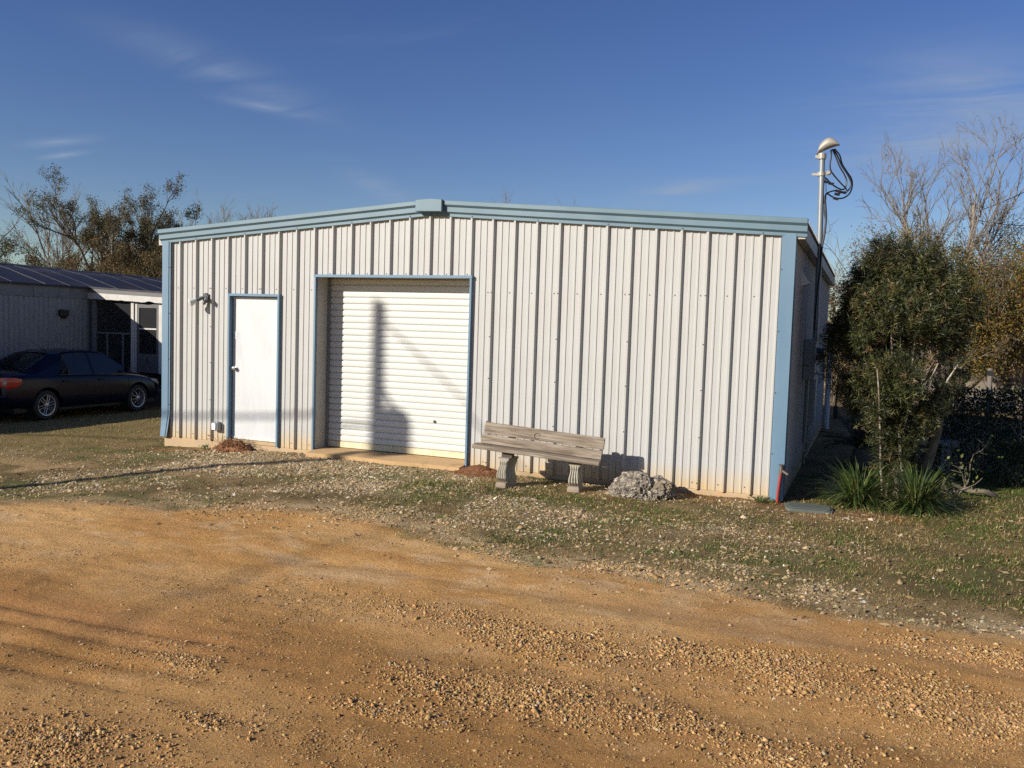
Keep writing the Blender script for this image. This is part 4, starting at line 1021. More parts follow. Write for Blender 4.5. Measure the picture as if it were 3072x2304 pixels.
md = mound('dirt_mound', 'crumbly red clay mound with dead weeds at the foot of the white door', 1.40, -0.15, 0.33, 0.17, 0.15, 4, 1.2)
mound('dirt_mound', 'smooth red fire ant mound at the right foot of the roll-up door', 5.42, -0.15, 0.34, 0.26, 0.12, 9, 0.15)
r_ = np.random.default_rng(12); k = 420   # dead weed stalks on the first mound
P = np.stack([r_.normal(0.05, 0.17, k), r_.normal(0.0, 0.06, k), r_.uniform(0.02, 0.16, k)], 1)
D = np.stack([r_.normal(0, 1, k), r_.normal(-0.3, 0.7, k), r_.uniform(0.2, 1.2, k)], 1)
V, Q_ = leaf_arrays(P, D, r_.uniform(0.04, 0.13, k), r_.uniform(0.003, 0.007, k), r_)
o = obj('dead_weeds', npmesh('dead_weeds', V, quads=Q_, col=np.repeat(palette(r_, k, [(0.20, 0.10, 0.06), (0.30, 0.17, 0.09), (0.12, 0.07, 0.045)], [1, 1, 1]), 4, 0)), m_grass, md); o['kind'] = 'stuff'

# ------------------------------------------------------------------ mobile home on the left
TR = thing('mobile_home', 'old grey corrugated mobile home with screened porch and dark sheet roof', 'mobile home', (-9.3, 4.5, -0.55), math.radians(6))
m_tside = mat('trailer_siding', (0.27, 0.285, 0.30), (0.19, 0.20, 0.215), rough=0.5, scale=3, stretch=(3, 3, 0.5), c3=(0.16, 0.10, 0.06), s3=2.2, lo3=0.66, hi3=0.8)
m_tband = mat('trailer_band', (0.20, 0.21, 0.215), (0.15, 0.155, 0.16), rough=0.6, scale=2.5, c3=(0.06, 0.05, 0.045), s3=2.5, lo3=0.6, hi3=0.75)
m_troof = mat('trailer_roof', (0.034, 0.032, 0.046), (0.022, 0.02, 0.027), rough=0.55, scale=1.2, stretch=(2.5, 0.8, 1), c3=(0.075, 0.05, 0.045), s3=0.9, lo3=0.5, hi3=0.72, rvar=0.1, spec=0.3)
m_seam = mat('roof_seam', (0.09, 0.085, 0.09), (0.035, 0.032, 0.038), rough=0.5, scale=8)
m_pwhite = mat('porch_white', (0.60, 0.58, 0.52), (0.50, 0.465, 0.40), rough=0.6, scale=5, c3=(0.36, 0.28, 0.19), s3=9, lo3=0.62, hi3=0.74)
m_pgrey = mat('porch_fascia_grey', (0.155, 0.145, 0.13), (0.13, 0.12, 0.108), rough=0.6, scale=2)
m_dark = mat('dark_interior', (0.02, 0.02, 0.02), rough=0.9)
m_pwall = mat('porch_back_wall', (0.28, 0.245, 0.19), (0.22, 0.19, 0.15), rough=0.8, scale=2)
m_screen, nt, b = newmat('insect_screen')
b.inputs['Base Color'].default_value = (0.02, 0.02, 0.022, 1); b.inputs['Roughness'].default_value = 0.8
trn = nnode(nt, 'ShaderNodeBsdfTransparent'); ms = nnode(nt, 'ShaderNodeMixShader'); ms.inputs[0].default_value = 0.5
nt.links.new(trn.outputs[0], ms.inputs[1]); nt.links.new(b.outputs[0], ms.inputs[2]); nt.links.new(ms.outputs[0], nt.nodes['Material Output'].inputs['Surface'])
m_sgrey = mat('screen_rail_grey', (0.17, 0.17, 0.165), rough=0.6)
Y0, Y1 = -9.0, 10.0
# siding sheets, each 1.2 m wide, with vertical corrugations
def corr(y0, y1, z0, z1, pitch=0.15, d=0.024):
    mb = MB(); ys = []
    y = y0
    prof = []
    k = 0
    while y < y1-1e-6:
        for f, dd in ((0, 0), (0.3, 0), (0.45, d), (0.85, d)):
            yy = y+f*pitch
            if yy < y1: prof.append((yy, dd))
        y += pitch
    prof.append((y1, 0))
    for (ya, da), (yb, db) in zip(prof[:-1], prof[1:]): mb.add([(da, ya, z0), (db, yb, z0), (db, yb, z1), (da, ya, z1)], [(0, 1, 2, 3)])
    return mb.mesh('siding_sheet', fix=False)
sheet = corr(0, 1.2, 0.55, 2.80)
yy = Y0
while yy < 2.40:
    if yy+1.2 <= 2.41: obj('siding_sheet', sheet, m_tside, TR, loc=(0, yy, 0))
    else: obj('siding_sheet', corr(0, 2.43-yy, 0.55, 2.80), m_tside, TR, loc=(0, yy, 0))
    yy += 1.2
mb = MB(); mb.box(-3.6, -0.02, Y0, Y1, 0.5, 3.05); mb.build('body', m_tband, TR)
mb = MB(); mb.box(-3.5, -0.15, Y0+0.1, Y1-0.1, -0.1, 0.5); mb.build('skirting', m_dark, TR)
for k in range(10):                                            # band under the eave, in lengths
    y0 = Y0+k*1.2
    if y0 > 2.4: break
    mb = MB(); mb.box(-0.02, 0.035, y0+0.006, min(y0+1.194, 2.45), 2.805, 3.09); mb.build('eave_band', m_tband, TR)
mb = MB(); mb.sweep([[(0.13, y, 3.08), (0.13, y, 3.13), (-0.5, y, 3.32), (-1.1, y, 3.50), (-1.9, y, 3.66), (-2.9, y, 3.50), (-3.75, y, 3.12), (-3.75, y, 3.05)] for y in np.linspace(Y0-0.05, Y1, 24)])
roof = mb.build('roof', m_troof, TR, smooth=True, angle=50)
rnd = random.Random(4)
for k in range(18):
    y = Y0+0.4+k*1.03+rnd.uniform(-.3, .3)
    s_ = MB(); pp = [(0.125, y-0.02, 3.137), (-0.5, y, 3.328), (-1.1, y+rnd.uniform(-.08, .12), 3.508), (-1.88, y+rnd.uniform(-.1, .2), 3.668)]
    s_.tube(pp, rnd.uniform(0.003, 0.008), 5); s_.build('seam', m_seam, roof)
mb = MB(); mb.tube([(-1.9, y, 3.672+0.012*math.sin(y*1.3)) for y in np.linspace(Y0, Y1, 40)], 0.022, 6); mb.build('ridge_seam', mat('ridge_seam', (0.30, 0.28, 0.26), rough=0.6), roof)
# small box lamp on the siding
L2 = MB(); L2.box(0.015, 0.11, 1.40, 1.68, 2.33, 2.50); lampb = L2.build('wall_lamp', m_black, TR, bevel=0.01)
L2 = MB(); L2.box(0.03, 0.08, 1.48, 1.62, 2.27, 2.33); L2.build('lamp_lens', m_dark, lampb)
# porch: facing the road, roof falling away from the trailer
PY = 2.49
mb = MB(); mb.sweep([[(-0.36, y, 3.12), (3.2, y, 2.98), (3.2, y, 3.02), (-0.36, y, 3.17)] for y in (PY-0.10, PY+4.0)]); mb.build('porch_roof', m_troof, TR)
mb = MB(); mb.sweep([[(x, PY-0.09, 2.995-0.036*x), (x, PY-0.09, 3.125-0.043*x), (x, PY-0.06, 3.125-0.043*x), (x, PY-0.06, 2.995-0.036*x)] for x in (-0.36, 3.1)]); mb.build('porch_fascia', m_pgrey, TR)
mb = MB(); r5 = []
for k in range(31):
    x = -0.16+3.2*k/30; jag = 0.012*math.sin(k*1.7)*(k % 3 == 0)+(0.035 if 19 < k < 22 else 0)
    r5.append([(x, PY-0.085, 2.83-0.034*x+jag), (x, PY-0.085, 2.992-0.036*x), (x, PY-0.02, 2.992-0.036*x), (x, PY-0.02, 2.83-0.034*x+jag)])
mb.sweep(r5); mb.build('porch_drip_board', m_pwhite, TR)
for x0, x1 in ((0.075, 0.20), (1.353, 1.446)):
    mb = MB(); mb.box(x0, x1, PY, PY+0.09, 0.45, 2.80); mb.build('porch_post', m_pwhite if x0 > 1 else m_tband, TR, bevel=0.004)
mb = MB(); mb.box(1.46, 1.52, PY+0.03, PY+0.09, 0.45, 2.78); mb.build('door_post', m_pwhite, TR)
mb = MB(); mb.box(2.235, 3.05, PY, PY+0.08, 0.88, 2.80); mb.build('porch_wall', m_pwhite, TR, bevel=0.004)
mb = MB(); mb.box(0.205, 1.348, PY+0.03, PY+0.06, 1.895, 1.94); mb.build('porch_rail', m_sgrey, TR)
for x in (0.555, 1.068):
    mb = MB(); mb.box(x-0.02, x+0.02, PY+0.03, PY+0.06, 0.5, 1.893); mb.build('baluster', m_sgrey, TR)
mb = MB(); mb.add([(0.2, PY+0.065, 0.5), (1.35, PY+0.065, 0.5), (1.35, PY+0.065, 2.78), (0.2, PY+0.065, 2.78)], [(0, 1, 2, 3)]); mb.build('porch_screen', m_screen, TR, fix=False)
mb = MB(); mb.box(-0.02, 3.05, PY+3.9, PY+4.0, 0.5, 2.95); mb.build('porch_back_wall', m_pwall, TR)
mb = MB(); mb.box(2.97, 3.05, PY+0.085, PY+3.9, 0.5, 2.9); mb.build('porch_side_wall', m_pwall, TR)
mb = MB(); mb.box(0.02, 3.05, PY+0.02, PY+3.9, 0.40, 0.48); mb.build('porch_floor', m_tband, TR)
mb = MB(); mb.box(0.05, 3.05, PY+0.05, PY+0.12, -0.05, 0.395); mb.build('porch_skirt', mat('porch_skirt', (0.10, 0.085, 0.075), rough=0.9), TR)
sd = MB(); sd.box(1.53, 1.60, PY+0.02, PY+0.055, 0.90, 2.72); sd.box(2.155, 2.225, PY+0.02, PY+0.055, 0.90, 2.72); sd.box(1.60, 2.155, PY+0.02, PY+0.055, 0.90, 1.40); sd.box(1.60, 2.155, PY+0.02, PY+0.055, 2.62, 2.72)
m_sdoor = mat('screen_door_grey', (0.13, 0.125, 0.115), (0.10, 0.098, 0.09), rough=0.6, scale=4)
sdo = sd.build('screen_door', m_sdoor, TR)
s_ = MB(); s_.box(1.60, 2.155, PY+0.015, PY+0.05, 2.045, 2.085); s_.build('door_rail', m_pwhite, sdo)
s_ = MB(); s_.add([(1.6, PY+0.04, 1.4), (2.155, PY+0.04, 1.4), (2.155, PY+0.04, 2.62), (1.6, PY+0.04, 2.62)], [(0, 1, 2, 3)]); s_.build('door_screen', m_screen, sdo, fix=False)
s_ = MB(); s_.box(1.86, 1.885, PY+0.005, PY+0.019, 1.17, 1.26); s_.build('door_handle', m_black, sdo)

# ------------------------------------------------------------------ car
CARX, CARY, CARZ = -7.52, 4.62, float(gz(-7.5, 4.6))
CARZ = -0.51
car = thing('sedan_car', 'dark navy blue four-door sedan parked beside the mobile home', 'car', (CARX, CARY, CARZ), math.radians(0.8)); car.scale = (1, 1, 1.05)
m_paint = mat('navy_paint', (0.0022, 0.0042, 0.0165), rough=0.22, coat=0.08, spec=0.28)
m_glass, nt, b = newmat('car_glass')
b.inputs['Base Color'].default_value = (0.015, 0.02, 0.022, 1); b.inputs['Roughness'].default_value = 0.03
trn = nnode(nt, 'ShaderNodeBsdfTransparent'); trn.inputs['Color'].default_value = (0.55, 0.6, 0.58, 1)
fz = nnode(nt, 'ShaderNodeFresnel', IOR=1.5); ms = nnode(nt, 'ShaderNodeMixShader'); mth = nnode(nt, 'ShaderNodeMath', operation='ADD', use_clamp=True); mth.inputs[1].default_value = 0.12
nt.links.new(fz.outputs[0], mth.inputs[0]); nt.links.new(mth.outputs[0], ms.inputs[0]); nt.links.new(trn.outputs[0], ms.inputs[1]); nt.links.new(b.outputs[0], ms.inputs[2])
nt.links.new(ms.outputs[0], nt.nodes['Material Output'].inputs['Surface'])
m_tyre = mat('tyre_rubber', (0.025, 0.025, 0.025), (0.035, 0.034, 0.032), rough=0.85, scale=20)
m_rim = mat('alloy_rim', (0.50, 0.50, 0.50), rough=0.35, metal=0.7)
m_seat = mat('cream_seat', (0.50, 0.47, 0.38), rough=0.8)
m_tail, nt, b = newmat('tail_lens'); b.inputs['Base Color'].default_value = (0.50, 0.008, 0.012, 1); b.inputs['Roughness'].default_value = 0.12; b.inputs['Coat Weight'].default_value = 0.6
m_headl = mat('head_lens', (0.42, 0.42, 0.40), rough=0.15, spec=0.7)
# y forward, x right. station: y, half width, sill z, belt z, crown z at the centre line
ST = [(-2.28, 0.56, 0.42, 0.70, 0.74), (-2.25, 0.70, 0.33, 0.80, 0.86), (-2.16, 0.775, 0.28, 0.92, 0.985), (-1.95, 0.825, 0.25, 0.955, 1.03), (-1.62, 0.845, 0.23, 0.955, 1.045),
      (-1.3, 0.852, 0.22, 0.945, 1.0), (-0.9, 0.855, 0.21, 0.935, 0.96), (-0.3, 0.855, 0.21, 0.925, 0.94), (0.3, 0.855, 0.21, 0.915, 0.93), (0.8, 0.853, 0.21, 0.905, 0.95),
      (1.12, 0.85, 0.21, 0.885, 0.965), (1.45, 0.842, 0.22, 0.845, 0.925), (1.75, 0.82, 0.23, 0.785, 0.86), (1.98, 0.77, 0.24, 0.71, 0.78), (2.12, 0.68, 0.26, 0.62, 0.67), (2.21, 0.52, 0.30, 0.52, 0.54)]
mb = MB(); rings = []
for y, w, zs, zb, zc in ST:
    zm = zs+(zb-zs)*0.48
    half = [(0.0, zs), (w*0.62, zs), (w*0.93, zs+0.02), (w*0.985, zs+0.10), (w, zm), (w*0.992, zb-0.16), (w*0.965, zb-0.045), (w*0.925, zb), (w*0.82, zb+(zc-zb)*0.45), (w*0.5, zb+(zc-zb)*0.9), (0.0, zc)]
    rings.append([(x, y, z) for x, z in half]+[(-x, y, z) for x, z in half[-2:0:-1]])
mb.sweep(rings)
me0 = mb.mesh('body')
tmp = obj('body_tmp', me0)
md_ = tmp.modifiers.new('s', 'SUBSURF'); md_.levels = 2; md_.render_levels = 2
cut = MB()
for yc in (-1.3, 1.3):
    for sg in (-1, 1): cut.cyl((sg*0.60, yc, 0.315), (sg*1.0, yc, 0.315), 0.375, n=36)
ct = cut.build('cut_tmp')
bo = tmp.modifiers.new('b', 'BOOLEAN'); bo.operation = 'DIFFERENCE'; bo.object = ct; bo.solver = 'EXACT'
dg = bpy.context.evaluated_depsgraph_get(); dg.update()
bme = bpy.data.meshes.new_from_object(tmp.evaluated_get(dg)); bme.name = 'body'
bme.materials.clear()
bpy.data.objects.remove(tmp); bpy.data.objects.remove(ct)
bme.polygons.foreach_set('use_smooth', np.ones(len(bme.polygons), bool)); bme.set_sharp_from_angle(angle=math.radians(38))
body = obj('body', bme, m_paint, car)
mb = MB(); mb.box(-0.7, 0.7, -2.0, 1.95, 0.18, 0.30); mb.build('underbody', m_black, car)
# roof and pillars
def grid_patch(rows):
    mb = MB(); mb.sweep(rows, closed=False, cap=False); return mb
RF = []
for y, z, w in ((0.44, 1.405, 0.55), (0.25, 1.440, 0.565), (0.0, 1.462, 0.575), (-0.3, 1.468, 0.575), (-0.6, 1.455, 0.568), (-0.85, 1.425, 0.555), (-0.97, 1.398, 0.545)):
    RF.append([(x*w, y, z-0.055*abs(x)**2.4) for x in np.linspace(-1, 1, 11)]+[(x*w, y, z-0.055*abs(x)**2.4-0.035) for x in np.linspace(1, -1, 11)])
mb = MB(); mb.sweep(RF); mb.build('roof', m_paint, car, smooth=True, angle=50)
def strip(a, b_, wv, th=0.05):
    """pillar from a to b, wv: width vector at each end"""
    a, b_ = Vector(a), Vector(b_); w0, w1 = Vector(wv[0]), Vector(wv[1]); t_ = (b_-a).normalized(); n_ = t_.cross(w0).normalized()*th
    P = [a-w0/2, a+w0/2, a+w0/2+n_, a-w0/2+n_, b_-w1/2, b_+w1/2, b_+w1/2+n_, b_-w1/2+n_]
    return P, [(0, 3, 2, 1), (4, 5, 6, 7), (0, 1, 5, 4), (1, 2, 6, 5), (2, 3, 7, 6), (3, 0, 4, 7)]
for sg in (1, -1):
    for nm, a_, b2, wv in (('front_pillar', (0.755*sg, 1.18, 0.90), (0.545*sg, 0.42, 1.385), ((0, 0.10, 0), (0, 0.07, 0))),
                           ('middle_pillar', (0.80*sg, -0.02, 0.90), (0.572*sg, -0.06, 1.42), ((0, 0.11, 0), (0, 0.08, 0)))):
        mb = MB(); P, F_ = strip(a_, b2, wv, 0.03 if sg > 0 else -0.03); mb.add(P, F_); mb.build(nm, m_paint, car, bevel=0.006)
    mb = MB()
    tp = [(0.545*sg, -0.70, 1.405), (0.535*sg, -0.99, 1.372), (0.655*sg, -1.72, 1.0), (0.775*sg, -1.60, 0.93), (0.795*sg, -0.98, 0.925), (0.665*sg, -0.80, 1.25)]
    tp2 = [(x-sg*0.05, y, z) for x, y, z in tp]; n_ = len(tp)
    mb.add(tp+tp2, [tuple(range(n_)), tuple(range(2*n_-1, n_-1, -1))]+[(k, (k+1) % n_, n_+(k+1) % n_, n_+k) for k in range(n_)]); mb.build('rear_pillar', m_paint, car, bevel=0.008)
    mb = MB(); mb.tube([(0.545*sg, 0.42, 1.375), (0.572*sg, 0.1, 1.412), (0.578*sg, -0.3, 1.42), (0.562*sg, -0.72, 1.398)], 0.022, 6); mb.build('roof_rail', m_paint, car, smooth=True)
    for nm, pl_ in (('front_side_window', [(0.762*sg, 1.10, 0.925), (0.795*sg, 0.02, 0.915), (0.575*sg, -0.03, 1.41), (0.55*sg, 0.43, 1.378)]),
                    ('rear_side_window', [(0.795*sg, -0.07, 0.915), (0.80*sg, -0.70, 0.92), (0.598*sg, -0.70, 1.375), (0.575*sg, -0.10, 1.41)]),
                    ('quarter_window', [(0.80*sg, -0.725, 0.92), (0.795*sg, -0.99, 0.925), (0.66*sg, -0.80, 1.255), (0.607*sg, -0.725, 1.36)])):
        mb = MB(); mb.add(pl_, [(0, 1, 2, 3)]); mb.build(nm, m_glass, car)
    mb = MB(); mb.box(0.79*sg-0.012, 0.79*sg+0.012, -0.735, -0.708, 0.92, 1.10); mb.build('window_divider', m_black, car)
    # trim line, door seams and handles
    mb = MB(); mb.tube([(0.803*sg, 1.0, 0.915), (0.812*sg, 0.3, 0.922), (0.812*sg, -0.5, 0.930), (0.80*sg, -1.0, 0.938)], 0.007, 5); mb.build('belt_trim', mat('belt_trim', (0.05, 0.055, 0.06), rough=0.3), car)
    for yy_ in (0.98, -0.05, -1.02):
        mb = MB(); mb.tube([(0.838*sg, yy_, 0.84), (0.858*sg, yy_+0.01, 0.56), (0.846*sg, yy_+0.03, 0.30)], 0.004, 4); mb.build('door_seam', m_black, car)
    for yy_ in (0.16, -0.82):
        mb = MB(); mb.box(min(0.846*sg, 0.873*sg), max(0.846*sg, 0.873*sg), yy_-0.09, yy_+0.09, 0.785, 0.815); mb.build('door_handle', m_paint, car, bevel=0.006)
    mb = MB(); mb.box(min(0.80*sg, 0.97*sg), max(0.80*sg, 0.97*sg), 0.83, 0.95, 0.93, 1.05); mb.build('mirror', m_paint, car, bevel=0.03, seg=2)
    # tail and head lamps
    mb = MB(); rr_ = []
    for y, w_, z0, z1 in ((-2.285, 0.47, 0.70, 0.88), (-2.265, 0.60, 0.68, 0.91), (-2.20, 0.735, 0.68, 0.92), (-2.07, 0.815, 0.71, 0.915), (-1.93, 0.838, 0.78, 0.885)):
        rr_.append([(w_*sg, y, z0), ((w_+0.012)*sg, y-0.006, (z0+z1)/2), (w_*sg, y, z1), ((w_-0.06)*sg, y+0.05, z1), ((w_-0.06)*sg, y+0.05, z0)])
    mb.sweep(rr_); tl = mb.build('tail_light', m_tail, car, smooth=True, angle=50)
    mb = MB(); mb.lathe([(0.045, 0), (0.04, 0.012), (0.0, 0.018)], (0.70*sg, -2.225, 0.80), (0.45*sg, -0.9, 0), 14); mb.build('reflector', m_headl, tl, smooth=True)
    mb = MB(); rr_ = []
    for y, w_, z0, z1 in ((1.78, 0.815, 0.70, 0.755), (1.95, 0.785, 0.63, 0.725), (2.10, 0.69, 0.57, 0.64), (2.17, 0.56, 0.53, 0.58)):
        rr_.append([((w_+0.004)*sg, y+0.01, z0), (w_*sg, y+0.015, z1), ((w_-0.12)*sg, y-0.02, z1+0.015), ((w_-0.10)*sg, y-0.05, z0)])
    mb.sweep(rr_); mb.build('headlight', m_headl, car, smooth=True, angle=50)
def glass_patch(name, r0, r1):
    rows = []
    for k in range(5):
        s = k/4; rows.append([(np.interp(j, [-1, 1], [-1, 1])*(r0[0]*(1-s)+r1[0]*s), (r0[1]*(1-s)+r1[1]*s)+r0[3]*(1-abs(j)**2), (r0[2]*(1-s)+r1[2]*s)+0.03*math.sin(math.pi*s)) for j in np.linspace(-1, 1, 9)])
    mb = MB(); mb.sweep(rows, closed=False, cap=False); mb.build(name, m_glass, car, smooth=True)
glass_patch('windshield', (0.72, 1.14, 0.92, 0.12), (0.54, 0.43, 1.385, 0.05))
glass_patch('rear_window', (0.64, -1.70, 1.02, -0.05), (0.52, -0.97, 1.385, -0.02))
mb = MB(); mb.box(-0.68, 0.68, -1.66, -1.05, 0.93, 0.985); mb.build('parcel_shelf', m_seat, car)
for sx in (-0.38, 0.38):
    for yy_, nm in ((-0.95, 'rear_seat'), (0.02, 'front_seat')):
        mb = MB(); mb.box(sx-0.26, sx+0.26, yy_-0.12, yy_+0.10, 0.45, 0.98); st = mb.build(nm, m_seat, car, bevel=0.05, seg=2)
        mb = MB(); mb.box(sx-0.13, sx+0.13, yy_-0.14, yy_-0.04, 1.02, 1.19); mb.build('headrest', m_seat, st, bevel=0.03, seg=2)
mb = MB(); mb.tube([(-0.38+0.18*math.cos(a_), 0.55+0.05*math.sin(a_), 0.93+0.17*math.sin(a_)) for a_ in np.linspace(0, 2*math.pi, 20)], 0.014, 6); mb.build('steering_wheel', m_black, car)
mb = MB(); mb.box(-0.72, 0.72, 0.62, 1.05, 0.75, 0.93); mb.build('dashboard', m_dark, car, bevel=0.03)
mb = MB(); mb.tube([(0.30, -0.88, 1.425), (0.30, -1.02, 1.50), (0.30, -1.30, 1.66)], [0.012, 0.005, 0.002], 6); mb.build('antenna', m_black, car)
def wheel(sg, yc, style):
    w = MB(); xo = sg*0.80
    w.lathe([(0.20, -0.185), (0.29, -0.19), (0.308, -0.17), (0.312, -0.10), (0.308, -0.03), (0.292, -0.005), (0.265, 0.0), (0.225, -0.012)], (xo+0.03*sg, yc, 0.312), (sg, 0, 0), 36, cap=False)
    ty = w.build('wheel', m_tyre, car, smooth=True, angle=50)
    w = MB(); w.lathe([(0.226, -0.02), (0.222, -0.008), (0.205, -0.012), (0.198, -0.03), (0.195, -0.15)], (xo+0.03*sg, yc, 0.312), (sg, 0, 0), 36, cap=False)
    nsp = 6 if style == 'twin' else 8
    c0 = Vector((xo+0.03*sg, yc, 0.312))
    for k in range(nsp):
        a_ = 2*math.pi*k/nsp+0.26
        dv = Vector((0, math.cos(a_), math.sin(a_))); pv = Vector((0, -math.sin(a_), math.cos(a_)))
        for off_ in ((-0.026, 0.026) if style == 'twin' else (0.0,)):
            p0 = c0+dv*0.05+pv*off_*0.9-Vector((sg*0.012, 0, 0)); p1 = c0+dv*(0.208 if style == 'twin' else 0.15)+pv*off_*1.1-Vector((sg*(0.016 if style == 'twin' else 0.05), 0, 0))
            w.tube([p0, p1], [0.010, 0.008], 5)
    w.lathe([(0.055, -0.03), (0.05, -0.004), (0.03, 0.004), (0, 0.005)], c0-Vector((sg*0.004, 0, 0)), (sg, 0, 0), 16)
    w.build('rim', m_rim, ty, smooth=True, angle=40)
    w = MB(); w.lathe([(0.2, -0.14), (0.0, -0.14)], c0, (sg, 0, 0), 24, cap=False); w.build('brake_disc', m_dark, ty)
    w = MB(); w.lathe([(0.37, -0.28), (0.37, -0.06)], c0, (sg, 0, 0), 24, cap=False); w.build('wheel_well', m_dark, ty)
for sg in (1, -1):
    wheel(sg, -1.3, 'twin'); wheel(sg, 1.3, 'mesh')
mb = MB(); mb.box(-0.26, 0.26, -2.335, -2.315, 0.60, 0.72); mb.build('number_plate', mat('plate_white', (0.6, 0.6, 0.58), rough=0.5), car)
mb = MB(); mb.tube([(x, -2.30+0.35*abs(x)**3.5, 0.52) for x in np.linspace(-0.74, 0.74, 13)], 0.05, 8); mb.build('rear_bumper', m_paint, car, smooth=True)
# ------------------------------------------------------------------ plants beside the building
m_leaf = mat('leaf', (0.1, 0.12, 0.04), attr=True, rough=0.45, spec=0.3, transl=0.08)
m_dleaf = mat('dry_leaf', (0.2, 0.14, 0.06), attr=True, rough=0.8, spec=0.2, transl=0.3)
m_bark = mat('grey_bark', (0.23, 0.195, 0.155), (0.13, 0.105, 0.08), rough=0.95, scale=10, stretch=(2, 2, 0.5), bump=0.5, bscale=30, bdist=0.01)
m_pbark = mat('pale_bark', (0.40, 0.33, 0.24), (0.22, 0.17, 0.12), rough=0.95, scale=14, c3=(0.50, 0.47, 0.40), s3=9, lo3=0.52, hi3=0.64, bump=0.5, bscale=40, bdist=0.008)
m_gbark = mat('gnarled_bark', (0.21, 0.17, 0.115), (0.12, 0.095, 0.065), rough=0.95, scale=16, bump=0.6, bscale=45, bdist=0.01)
m_twig = mat('bare_twig', (0.24, 0.205, 0.165), (0.14, 0.12, 0.095), rough=0.95, scale=3)
m_brush = mat('brush_twig', (0.20, 0.155, 0.11), (0.14, 0.105, 0.075), rough=0.95, scale=2)

# tall podocarpus shrub: many pale stems, narrow leaves set spirally on short shoots
rng = np.random.default_rng(21)
SB = np.array([10.42, 1.15, float(gz(10.42, 1.15))])
SD = float((SB-CAM_P)@_fw)
shrub = thing('podocarpus_shrub', 'tall dense needle-leaved evergreen shrub with many pale stems at the building corner', 'shrub', SB)
cen = at(2700, 1030, SD)-SB
def crown_r(d):
    """radius of the crown outline in a direction, lumpy"""
    a_ = np.arctan2(d[:, 1], d[:, 0]); e_ = d[:, 2]
    return 0.86+0.20*(fbm(a_*1.6+5, e_*2.6, 3)-0.5)*2+0.12*np.sin(a_*3+e_*4)
polys = []; stem_pts = []
for k in range(13):
    a_ = rng.uniform(0, 2*np.pi); r0 = rng.uniform(0.03, 0.20)
    b0 = np.array([r0*np.cos(a_), 0.7*r0*np.sin(a_), -0.05])
    tgt = cen+np.array([rng.normal(0, 0.36), rng.normal(0, 0.3), rng.uniform(-0.5, 0.75)])
    n = 9; s = np.linspace(0, 1, n)[:, None]
    mid = b0*(1-s)+tgt*s
    lag = np.array([0, 0, 1.0])
    pts = mid*1.0; pts[:, :2] = b0[:2]+(tgt[:2]-b0[:2])*(s**1.5)
    pts += np.cumsum(rng.normal(0, 0.012, (n, 3)), 0)
    polys.append((pts, np.linspace(rng.uniform(0.014, 0.034), 0.008, n))); stem_pts.append(pts)
V, Qs = tubes_np(polys, 7)
obj('stems', npmesh('stems', V, quads=Qs, smooth=True), m_pbark, shrub)
# thick lichen-grey trunk leaning behind
tk = MB(); tk.tube([(0.28, 0.35, -0.1), (0.32, 0.36, 0.35), (0.42, 0.4, 0.8), (0.46, 0.42, 1.3), (0.42, 0.4, 1.8)], [0.085, 0.07, 0.06, 0.05, 0.03], 10); tk.build('trunk', m_gbark, shrub, smooth=True)
ns_ = 9000
d = unit(rng.normal(size=(ns_, 3))); rr = rng.uniform(0.30, 1.0, ns_)**0.45; rr[::12] *= rng.uniform(1.0, 1.16, len(rr[::12]))
P = d*(crown_r(d)*rr)[:, None]*np.array([0.88, 0.8, 1.32])
P[:, 2] += 0.02
fz = np.interp(P[:, 2], [-1.35, -0.8, -0.3, 0.3, 1.2], [0.35, 0.82, 1.05, 1.0, 0.72]); P[:, 0] *= fz; P[:, 1] *= fz
keep = fbm(P[:, 0]*3.2+P[:, 1]*2+9, P[:, 2]*3.2+P[:, 1]*1.3, 6, 3) > 0.42
P, d = P[keep], d[keep]
P = P+cen
# leafy shoots along the lower stems
extra = []
for pts in stem_pts:
    for j in range(125):
        s = rng.uniform(0.10, 0.8); i = s*(len(pts)-1); p = pts[int(i)]*(1-i % 1)+pts[min(int(i)+1, len(pts)-1)]*(i % 1)
        extra.append(p+rng.normal(0, 0.05, 3))
extra = np.array(extra)
P = np.r_[P, extra]; d = np.r_[d, unit(rng.normal(size=extra.shape)*np.array([1, 1, 0.5]))]
sd = unit(d*0.8+np.array([0, 0, 0.75])+rng.normal(0, 0.35, d.shape))
nl = 20; n = len(P); Ls = rng.uniform(0.10, 0.24, n); Ls[-len(extra):] *= 0.75
u_ = rng.uniform(0.0, 1, (n, nl)); base = (P[:, None]+sd[:, None]*(u_*Ls[:, None])[..., None]).reshape(-1, 3)
rad = unit(np.cross(np.repeat(sd, nl, 0), rng.normal(size=(n*nl, 3))))
D = unit(np.repeat(sd, nl, 0)*rng.uniform(0.35, 0.9, (n*nl, 1))+rad)
lc = palette(rng, n, [(0.044, 0.050, 0.016), (0.025, 0.031, 0.012), (0.105, 0.10, 0.032), (0.16, 0.11, 0.05)], [3, 3, 1.6, 0.6])
lc = lc*(0.45+1.15*fbm(P[:, 0]*2.6+P[:, 1], P[:, 2]*2.6+P[:, 1]*2, 16, 3))[:, None]
lc = np.repeat(lc, nl, 0)*rng.uniform(0.8, 1.2, (n*nl, 1))
V, Qs = leaf_arrays(base, D, rng.uniform(0.035, 0.085, n*nl), rng.uniform(0.006, 0.0105, n*nl), rng, fold=0.1)
obj('crown', npmesh('crown', V, quads=Qs, col=np.repeat(lc, 4, 0)), m_leaf, shrub)
print('shrub leaves', n*nl)

